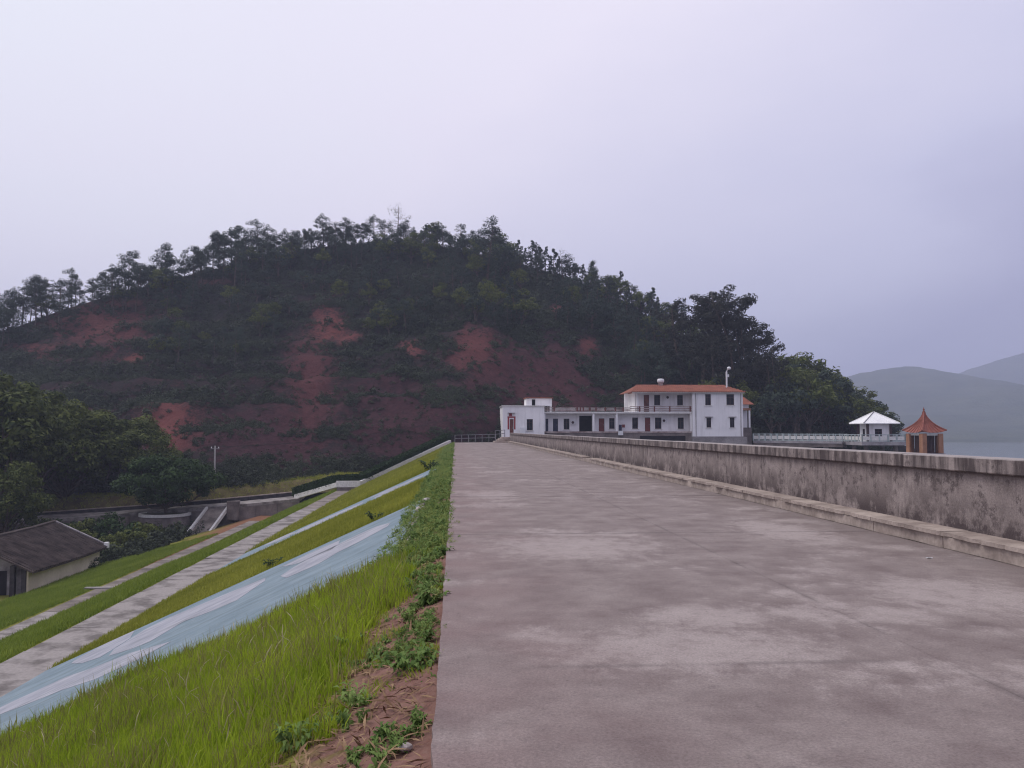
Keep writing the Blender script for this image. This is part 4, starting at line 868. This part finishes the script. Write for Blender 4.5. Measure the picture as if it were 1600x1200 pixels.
p, _ = hill_pt(760, .86); plant('pine', 2, 'pine_tree', p, 1.5, 1.0, 'tall pine with long bare trunk standing below the summit, right of centre', 'pine tree')
p, _ = hill_pt(880, .95); plant('wispy', 1, 'wispy_tree', p, .8, 2.4, 'thin sparse tree sticking out of the right shoulder of the hill', 'tree')
# wood on the right shoulder
for k in range(175):
    px = rg.uniform(770, 1120); v = rg.uniform(.42, 1.0)
    if k < 50: px = 780+k*6.8+rg.uniform(-4, 4); v = rg.uniform(.93, 1.0)
    p, b = hill_pt(px, v)
    if b > .30: continue
    kd = rg.random(); plant('pine' if kd < .2 else 'conifer' if kd < .62 else 'wood', int(rg.integers(99)), 'wood_tree', p, rg.uniform(.55, .95), rg.uniform(0, 6.28), 'one of the close dark trees covering the right shoulder of the hill', 'tree', 'wood on the right shoulder')
for k in range(140):
    px = rg.uniform(230, 775); v = rg.uniform(.58, .95); p, b = hill_pt(px, v)
    if b > .35: continue
    plant('wood' if rg.random() < .6 else 'pine', int(rg.integers(99)), 'scattered_tree', p, rg.uniform(.32, .68), rg.uniform(0, 6.28), 'small dark tree among the scrub just below the hill summit', 'tree', 'small trees below the summit')
for px, v, sc_, i in ((1078, .50, 1.0, 0), (1100, .45, 1.12, 1), (1125, .40, 1.2, 2), (1148, .36, 1.28, 1), (1165, .36, 1.22, 0), (1185, .30, 1.1, 2), (1200, .25, .85, 0)):
    p, _ = hill_pt(px, v); plant('feather', i, 'feathery_tree', p, sc_, px*.37, 'tall feathery dark tree rising behind the end of the office', 'tree', 'feathery trees behind the office')
for k in range(40):
    px = rg.uniform(1090, 1235); v = rg.uniform(.1, .9); p, _ = hill_pt(px, v)
    plant('wood', int(rg.integers(99)), 'wood_tree', p, rg.uniform(.7, 1.0), rg.uniform(0, 6.28), 'leafy tree in the thicket behind the right end of the office', 'tree', 'thicket behind the office')
for k in range(64):
    px = 1205+rg.random()*190; v = rg.uniform(.02, 1.0); p, _ = hill_pt(px, v); hgt = np.interp(px, [1200, 1250, 1290, 1335, 1395], [1.1, 1.75, 1.6, 1.2, .8])
    plant('wood', int(rg.integers(99)), 'wood_tree', p, hgt*rg.uniform(.75, 1.0), rg.uniform(0, 6.28), 'leafy tree of the wooded point behind the footbridge', 'tree', 'trees on the wooded point')
# valley broadleaf trees
for i, (px, py, Y, z, sc_, lab) in enumerate((
    (-30, 0, 96, -10.2, 1.36, 'big broadleaf tree at the edge of the picture behind the old house'),
    (45, 0, 101, -9.6, 1.25, 'tall rounded broadleaf tree behind the old house roof ridge'),
    (105, 0, 106, -8.6, 1.08, 'broadleaf tree leaning over the lane, between the tallest tree and the round one'),
    (165, 0, 108, -8.2, .86, 'smaller broadleaf tree beside the lane, second from the round planter tree'),
    (212, 0, 111, -7.8, .86, 'yellowish broadleaf tree just behind the round planter tree'),
    (10, 0, 88, -10.6, .72, 'lower dark broadleaf tree directly behind the old house'))):
    x = at(px, 700, Y).x; plant('broad', i, 'broadleaf_tree', (x, Y, z), sc_, i*1.3, lab, 'tree')
plant('round', 0, 'round_tree', pc+Vector((0, 0, .1)), 1.0, .5, 'dense round dark green tree growing in the ring planter', 'tree')
for k, (px, py, Y, z, sc_) in enumerate(((155, 0, 80, -10.7, .75), (178, 0, 84, -10.7, 1.0), (205, 0, 86, -10.6, 1.0), (190, 0, 90, -10.6, 1.3), (225, 0, 90, -10.6, 1.1), (240, 0, 94, -10.5, 1.0), (160, 0, 92, -10.6, 1.4), (130, 0, 90, -10.6, 1.2), (270, 0, 96, -10.3, .8), (100, 0, 93, -10.6, 1.2), (60, 0, 94, -10.6, 1.2), (20, 0, 94, -10.6, 1.1), (150, 0, 76, -10.4, .45))):
    plant('shrub', k, 'shrub', (at(px, 800, Y).x, Y, z), sc_, k*1.1, 'dark leafy shrub in the hollow between the old house and the terrace wall', 'shrub', 'shrubs in the hollow')
for k in PROTOS.values():
    for t in k:
        for ch in list(t.children): bpy.data.objects.remove(ch)
        bpy.data.objects.remove(t)

# utility pole and wires
up = at(335, 758, 106); po = empty('utility_pole', up); tag(po, 'thin pale concrete utility pole on the grass bank', 'utility pole')
MB().tube([(0, 0, -.5), (0, 0, 4.7)], [.13, .09], 8).build('shaft', M['pole'], po); MB().box(-.5, .5, -.04, .04, 4.3, 4.4).build('crossarm', M['steel'], po)
for sx in (-.42, .42): MB().lathe([(.05, 4.4), (.07, 4.5), (.03, 4.58)], 6, (sx, 0, 0)).build('insulator', M['white_metal'], po)
for k, sx in enumerate((-.42, .42)):
    a = up+Vector((sx, 0, 4.58)); b = Vector((X(825, 127)+k*.3, 127, Z(622, 127))); s = MB()
    s.tube([a.lerp(b, t)-Vector((0, 0, 1.6*4*t*(1-t))) for t in np.linspace(0, 1, 26)], .018, 4); tag(s.build('overhead_wire', M['wire']), ('upper' if k else 'lower')+' thin wire from the utility pole to the office', 'wire')

# ------------------------------------------------------------------ instanced ground cover (geometry nodes)
def gn_scatter(name, pts, rot, scl, idx, protos, label, kind='stuff'):
    me = bpy.data.meshes.new(name); me.vertices.add(len(pts)); me.vertices.foreach_set('co', np.asarray(pts, np.float32).ravel())
    for nm, ty, arr, key in (('rot', 'FLOAT_VECTOR', rot, 'vector'), ('scl', 'FLOAT', scl, 'value'), ('pidx', 'INT', idx, 'value')):
        a = me.attributes.new(nm, ty, 'POINT'); a.data.foreach_set(key, np.asarray(arr, np.int32 if ty == 'INT' else np.float32).ravel())
    o = put(name, me); tag(o, label, kind=kind)
    pcol = bpy.data.collections.new(name+'_sources')
    for p in protos: pcol.objects.link(p)
    ng = bpy.data.node_groups.new(name+'_nodes', 'GeometryNodeTree'); N = ng.nodes.new; L = ng.links.new
    ng.interface.new_socket('Geometry', in_out='INPUT', socket_type='NodeSocketGeometry'); ng.interface.new_socket('Geometry', in_out='OUTPUT', socket_type='NodeSocketGeometry')
    gi, go = N('NodeGroupInput'), N('NodeGroupOutput'); iop = N('GeometryNodeInstanceOnPoints'); ci = N('GeometryNodeCollectionInfo')
    ci.inputs['Collection'].default_value = pcol; ci.inputs['Separate Children'].default_value = True; ci.inputs['Reset Children'].default_value = True
    def na(nm, t): x = N('GeometryNodeInputNamedAttribute'); x.data_type = t; x.inputs['Name'].default_value = nm; return x.outputs['Attribute']
    e2r = N('FunctionNodeEulerToRotation'); L(na('rot', 'FLOAT_VECTOR'), e2r.inputs[0])
    L(gi.outputs[0], iop.inputs['Points']); L(ci.outputs[0], iop.inputs['Instance']); iop.inputs['Pick Instance'].default_value = True
    L(na('pidx', 'INT'), iop.inputs['Instance Index']); L(e2r.outputs[0], iop.inputs['Rotation']); L(na('scl', 'FLOAT'), iop.inputs['Scale'])
    L(iop.outputs[0], go.inputs[0]); md = o.modifiers.new('scatter', 'NODES'); md.node_group = ng
    return o
def pobj(name, V, Q, m): return bpy.data.objects.new(name, np_mesh(name, V, Q, m))
def tuft(rng, nb, h, spread, wid, seeds=0):
    V, Q, mi = [], [], []
    for k in range(nb):
        a = rng.uniform(0, 6.28); r0 = spread*math.sqrt(rng.random()); b = np.array([r0*math.cos(a), r0*math.sin(a), 0]); d = rng.uniform(0, 6.28); L_ = h*rng.uniform(.55, 1.25)
        bend = rng.uniform(.1, .75); dv = np.array([math.cos(d), math.sin(d), 0]); w = wid*rng.uniform(.7, 1.3); sd_ = np.array([-dv[1], dv[0], 0])*w
        p1 = b+dv*L_*.12*bend+np.array([0, 0, L_*.5]); p2 = b+dv*L_*.55*bend+np.array([0, 0, L_*(1-.35*bend)]); i = len(V)
        V += [b-sd_*.8, b+sd_*.8, p1+sd_, p1-sd_, p2, p2]; Q += [(i, i+1, i+2, i+3), (i+3, i+2, i+4, i+5)]
    return np.array(V), np.array(Q)
def seed_stalk(rng, h):  # thin stalk with a pale head
    V, Q = [], []; d = rng.uniform(0, 6.28); dv = np.array([math.cos(d), math.sin(d), 0]); sd_ = np.array([-dv[1], dv[0], 0])
    pts = [np.zeros(3), dv*h*.05+np.array([0, 0, h*.5]), dv*h*.16+np.array([0, 0, h*.82]), dv*h*.34+np.array([0, 0, h*.98])]; ws = [.0012, .0012, .0045, .0015]
    for i in range(3):
        for ax in (sd_, np.cross(dv, sd_)*1.0):
            k = len(V); V += [pts[i]-ax*ws[i], pts[i]+ax*ws[i], pts[i+1]+ax*ws[i+1], pts[i+1]-ax*ws[i+1]]; Q.append((k, k+1, k+2, k+3))
    return np.array(V), np.array(Q)
rg = np.random.default_rng(11)
tufts = [pobj('tuft', *tuft(rg, 16, (.15, .19, .23, .28)[i % 4], (.07, .10, .12, .15)[i % 4], .0042), M['grass'] if i < 7 else M['dry']) for i in range(8)]
def euler_slope(n, rng, tilt=.18):
    r = np.zeros((n, 3)); r[:, 0] = rng.normal(0, tilt, n); r[:, 1] = rng.normal(-.12, tilt, n); r[:, 2] = rng.uniform(0, 6.28, n); return r
def scatter_pts(n, x0, x1, y0, y1, keep):
    x = rg.uniform(x0, x1, n); y = rg.uniform(y0, y1, n); k = keep(x, y); x, y = x[k], y[k]
    z = np.interp(x, PX, PZ); return np.stack([x, y, z-.02], 1)
def nz2(x, y, s, o=0): return np.array([mnoise.noise((a*s, b*s, o)) for a, b in zip(x, y)])
def keep_near(x, y):
    edge = -.92+.35*nz2(x, y, .9, 3)+.35*nz2(x, y, 4.5, 6)+.25*(rg.random(len(x))**3)-.25*(y < 5.5)+.2*(y > 9); return (x < edge) & (x > -.62*y-1.0) & ~((y > 12.7) & (y < 23.7) & (x > -10.7))
P = scatter_pts(60000, -9.5, -.5, 2.2, 14.0, keep_near); n = len(P)
gn_scatter('tall_grass', P, euler_slope(n, rg), rg.uniform(.45, 1.15, n)*(1+.45*nz2(P[:, 0], P[:, 1], .55, 9)+.25*nz2(P[:, 0], P[:, 1], 2.2, 4)), rg.integers(0, 8, n), tufts, 'tall bright green grass on the near dam slope')
def keep_mid(x, y): return ~((y > 12.7) & (y < 23.75)) & ~((y > 38.5) & (y < 45.3)) & (x > -.62*y-1)
short = [pobj('tuft', *tuft(rg, 14, .13, .13, .006), M['grass2']) for i in range(5)]
P = scatter_pts(46000, -10.6, -1.2, 14, 46, keep_mid); P2 = scatter_pts(26000, -10.6, -1.0, 46, 108, lambda x, y: (y < 107+1.55*x)); P = np.concatenate([P, P2]); n = len(P)
gn_scatter('short_grass', P, euler_slope(n, rg), rg.uniform(.6, 1.3, n)*np.where(P[:, 1] > 46, 1.5, 1.0), rg.integers(0, 5, n), short, 'short olive grass between the sloping signs')
lowt = [pobj('tuft', *tuft(rg, 14, .15, .13, .006), M['grass3']) for i in range(5)]
P = scatter_pts(24000, -20.1, -12.45, 22, 96, lambda x, y: (x > -.62*y-1) & ~((y > 62) & (x < -17.5))); P2 = scatter_pts(16000, -31, -21.7, 38, 82, lambda x, y: (x > -.62*y-1)); P = np.concatenate([P, P2]); n = len(P)
gn_scatter('lower_grass', P, euler_slope(n, rg), rg.uniform(.8, 1.6, n)*1.2, rg.integers(0, 5, n), lowt, 'green grass on the lower dam slope by the old house')
seeds = [pobj('stalk', *seed_stalk(rg, .32), M['seed']) for i in range(4)]
P = scatter_pts(420, -9, -1.3, 3.5, 13.2, keep_near); n = len(P)
gn_scatter('grass_stalks', P, euler_slope(n, rg, .22), rg.uniform(.6, 1.25, n), rg.integers(0, 4, n), seeds, 'pale dry seed stalks among the tall grass')
# leafy weeds
def weed(rng, nst, h, leaf, asp=.42):
    Ps, Ns, Ts = [], [], []; V, Q = [], []
    for k in range(nst):
        a = rng.uniform(0, 6.28); lean = rng.uniform(.1, .9); tip = np.array([math.cos(a)*lean*h, math.sin(a)*lean*h, h*rng.uniform(.5, 1)]); sd_ = np.array([-math.sin(a), math.cos(a), 0])*.004; i = len(V)
        V += [-sd_, sd_, tip+sd_, tip-sd_]; Q.append((i, i+1, i+2, i+3))
        for f in np.linspace(.25, 1, 6):
            for sg in (-1, 1):
                b = tip*f; ang = a+sg*rng.uniform(.6, 1.5); d = np.array([math.cos(ang), math.sin(ang), rng.uniform(-.2, .5)]); L_ = leaf*rng.uniform(.6, 1.2); s_ = np.array([-math.sin(ang), math.cos(ang), rng.uniform(-.3, .3)])*L_*asp; i = len(V); m_ = b+d*L_*.5+np.array([0, 0, .015])
                V += [b, m_+s_*.5, b+d*L_+np.array([0, 0, -.2*L_]), m_-s_*.5]; Q.append((i, i+1, i+2, i+3))
    return np.array(V), np.array(Q)
weeds = [pobj('weed', *weed(rg, int(rg.integers(4, 8)), (.17, .13, .2)[i % 3], (.075, .05, .06)[i % 3], (.42, .6, .25)[i % 3]), M['weed'] if i < 4 else M['weed2']) for i in range(6)]
def keep_weed(x, y):
    d = nz2(x, y, 1.6, 5); return (rg.random(len(x)) < np.clip(.12*(y-7.6)+(x > -.40)*.30*(y > 5.6), .01, .9)) & (d > -.05)
P = scatter_pts(900, -1.15, -.10, 4.6, 13, keep_weed); P2 = scatter_pts(4200, -1.15, -.10, 12, 46, lambda x, y: nz2(x, y, .9, 2)+.5*nz2(x, y, 2.5, 3) > -.22); P3 = scatter_pts(2400, -1.3, -.15, 46, 106, lambda x, y: x > -9); P = np.concatenate([P, P2, P3]); n = len(P)
gn_scatter('ground_cover', P, euler_slope(n, rg, .3), rg.uniform(.3, 1.0, n)*np.where(P[:, 1] > 46, 1.5, 1.0), rg.integers(0, 6, n), weeds, 'low leafy weeds covering the verge beside the road')
P = scatter_pts(1100, -1.4, -.12, 5.9, 13, lambda x, y: nz2(x, y, 1.9, 8) > .02); P = np.concatenate([P, scatter_pts(1500, -1.25, -.12, 13, 60, lambda x, y: nz2(x, y, 1.2, 8) > .05)]); n = len(P)
gn_scatter('verge_grass', P, euler_slope(n, rg, .35), rg.uniform(.2, .65, n), rg.integers(0, 8, n), tufts, 'sparse short grass sprouting on the red soil verge')
small = [pobj('seedling', *weed(rg, int(rg.integers(3, 6)), .07, .045), M['weed']) for i in range(4)]
P = scatter_pts(1500, -1.5, -.15, 4.0, 14, lambda x, y: nz2(x, y, 1.3, 1) > .22-.05*(y-5)); n = len(P)
gn_scatter('seedlings', P, euler_slope(n, rg, .3), rg.uniform(.4, 1.2, n), rg.integers(0, 4, n), small, 'tiny green seedlings on the red soil verge')
litter = [pobj('litter', np.array([(-.05, 0, .004), (.0, .006, .012), (.06, 0, .005), (0, -.006, .01)])*s_, np.array([(0, 1, 2, 3)]), M['straw']) for s_ in (.6, 1.0, 1.5)]
P = scatter_pts(5200, -1.6, -.15, 3.4, 12, lambda x, y: x > -1.5); P[:, 2] += .035; n = len(P)
gn_scatter('dry_litter', P, euler_slope(n, rg, .35), rg.uniform(.4, 1.3, n), rg.integers(0, 3, n), litter, 'dry grass litter on the red soil verge')
# single weeds and stones one can pick out
for x_, y_, sc_, lab in ((-1.0, 5.6, .95, 'dark leafy weed at the grass edge on the red soil'), (-.34, 6.3, 1.1, 'leafy green weed beside the road edge above the bare soil'), (-.72, 6.1, .75, 'small pale leafed seedling in the middle of the bare soil'), (-.95, 7.9, .9, 'bushy weed where the tall grass meets the soil, farther along'), (-.28, 8.6, 1.2, 'large weed leaning over the road edge'), (-5.0, 24.4, 1.5, 'dark small bush above the blue sign'), (-2.2, 24.4, 1.6, 'dark weed clump near the top corner of the blue sign'), (-1.3, 46.0, 3.0, 'dark weed clump at the top of the distant sign')):
    me = np_mesh('weed', *weed(rg, 9, .18, .085), M['weed' if y_ < 20 else 'hedge']); o = put('weed_plant', me, None, (x_, y_, slope_z(x_)-.01)); o.scale = (sc_,)*3; tag(o, lab, 'weed')
for x_, y_, r_, lab in ((-1.05, 4.55, .085, 'pale stone at the foot of the tall grass'), (-.26, 4.75, .04, 'small pale stone on the soil by the road edge'), (-.78, 20.4, .16, 'white stone at the top edge of the blue sign'), (-.72, 22.8, .14, 'pale stone beyond the corner of the blue sign')):
    bm = bmesh.new(); bmesh.ops.create_icosphere(bm, subdivisions=2, radius=r_)
    for v in bm.verts: v.co *= 1+.25*mnoise.noise(v.co*9/r_*.1+Vector((x_*9, y_, 0))); v.co.z *= .6
    me = bpy.data.meshes.new('stone'); bm.to_mesh(me); bm.free(); me.materials.append(M['stone']); o = put('stone', me, None, (x_, y_, slope_z(x_)+r_*.3)); tag(o, lab, 'stone')
bm = MB(); bm.box(-.03, .03, -.02, .02, 0, .006, .006); o = bm.build('paper_scrap', M['white_metal'], None, loc=(5.9, 10.5, .006)); tag(o, 'scrap of white paper on the road near the kerb', 'paper')

# hill scrub
def bushp(rng):
    C_ = [tuple(rng.normal(0, .45, 3)*np.array([1, 1, .45])+np.array([0, 0, .35])) for k in range(6)]; return clump_leaves(C_, [(.5, .5, .38)]*6, 16, .17, rng, .4, .5)
bushes = [pobj('bush', *bushp(rg), M['shrub']) for i in range(5)]
P, S = [], []
for k in range(85000):
    px = rg.uniform(-200, 1380); v = rg.uniform(.0, 1.0); p, b = hill_pt(px, v)
    nzv = mnoise.fractal((p.x*.10, p.y*.10, p.z*.10), 1, 2, 3); fine = mnoise.noise((p.x*.30, p.y*.2, p.z*.22+7)) + .6*mnoise.noise((p.x*.9, p.y*.5, p.z*.5))
    if px < 720: fine += .45*math.sin(p.z*1.25+1.5*mnoise.noise((p.x*.04, p.z*.04, 3)))
    if rg.random() > min(1, max(.04, 1.02-b*1.5+.9*fine)): continue
    P.append(tuple(p)); S.append(rg.uniform(.22, .85)*(1.25 if px > 780 else 1.0)*(1+.4*nzv)*(1-.45*b)*(rg.uniform(1.5, 2.3) if rg.random() < .10 and v > .35 else 1))
n = len(P); r_ = np.zeros((n, 3)); r_[:, 2] = rg.uniform(0, 6.28, n); r_[:, 0] = rg.normal(0, .2, n)
gn_scatter('hill_undergrowth', np.array(P), r_, S, rg.integers(0, 5, n), bushes, 'dark scrub and bracken covering the hillside')
# bank grass and valley scrub
P = []
for k in range(2600): x_ = rg.uniform(-60, -11); y_ = rg.uniform(103.6, 108); P.append((x_, y_, bank_z(x_, y_)))
n = len(P); gn_scatter('bank_grass', P, euler_slope(n, rg, .3), rg.uniform(1.2, 2.6, n), rg.integers(0, 5, n), short, 'rough grass on the bank above the terrace lane')
P = []
for k in range(900):
    x_ = rg.uniform(-75, -27); y_ = rg.uniform(78, 99); P.append((x_, y_, slope_z(x_)))
n = len(P); gn_scatter('valley_undergrowth', P, euler_slope(n, rg, .2), rg.uniform(.5, 1.3, n), rg.integers(0, 5, n), bushes, 'dark undergrowth in the hollow behind the old house')

# ------------------------------------------------------------------ haze
hb = MB(); hb.box(-1600, 3200, -300, 2700, -13.5, 275); hzm = bpy.data.materials.new('haze_air'); hzm.use_nodes = True; nt = hzm.node_tree; nt.nodes.clear()
ho_ = nt.nodes.new('ShaderNodeOutputMaterial'); pvn = nt.nodes.new('ShaderNodeVolumePrincipled'); pvn.inputs['Color'].default_value = (.70, .76, 1.0, 1); pvn.inputs['Density'].default_value = .0005; pvn.inputs['Anisotropy'].default_value = .1
nt.links.new(pvn.outputs[0], ho_.inputs['Volume']); hzo = hb.build('haze', hzm); tag(hzo, 'thin pale haze in the valley air', kind='stuff')
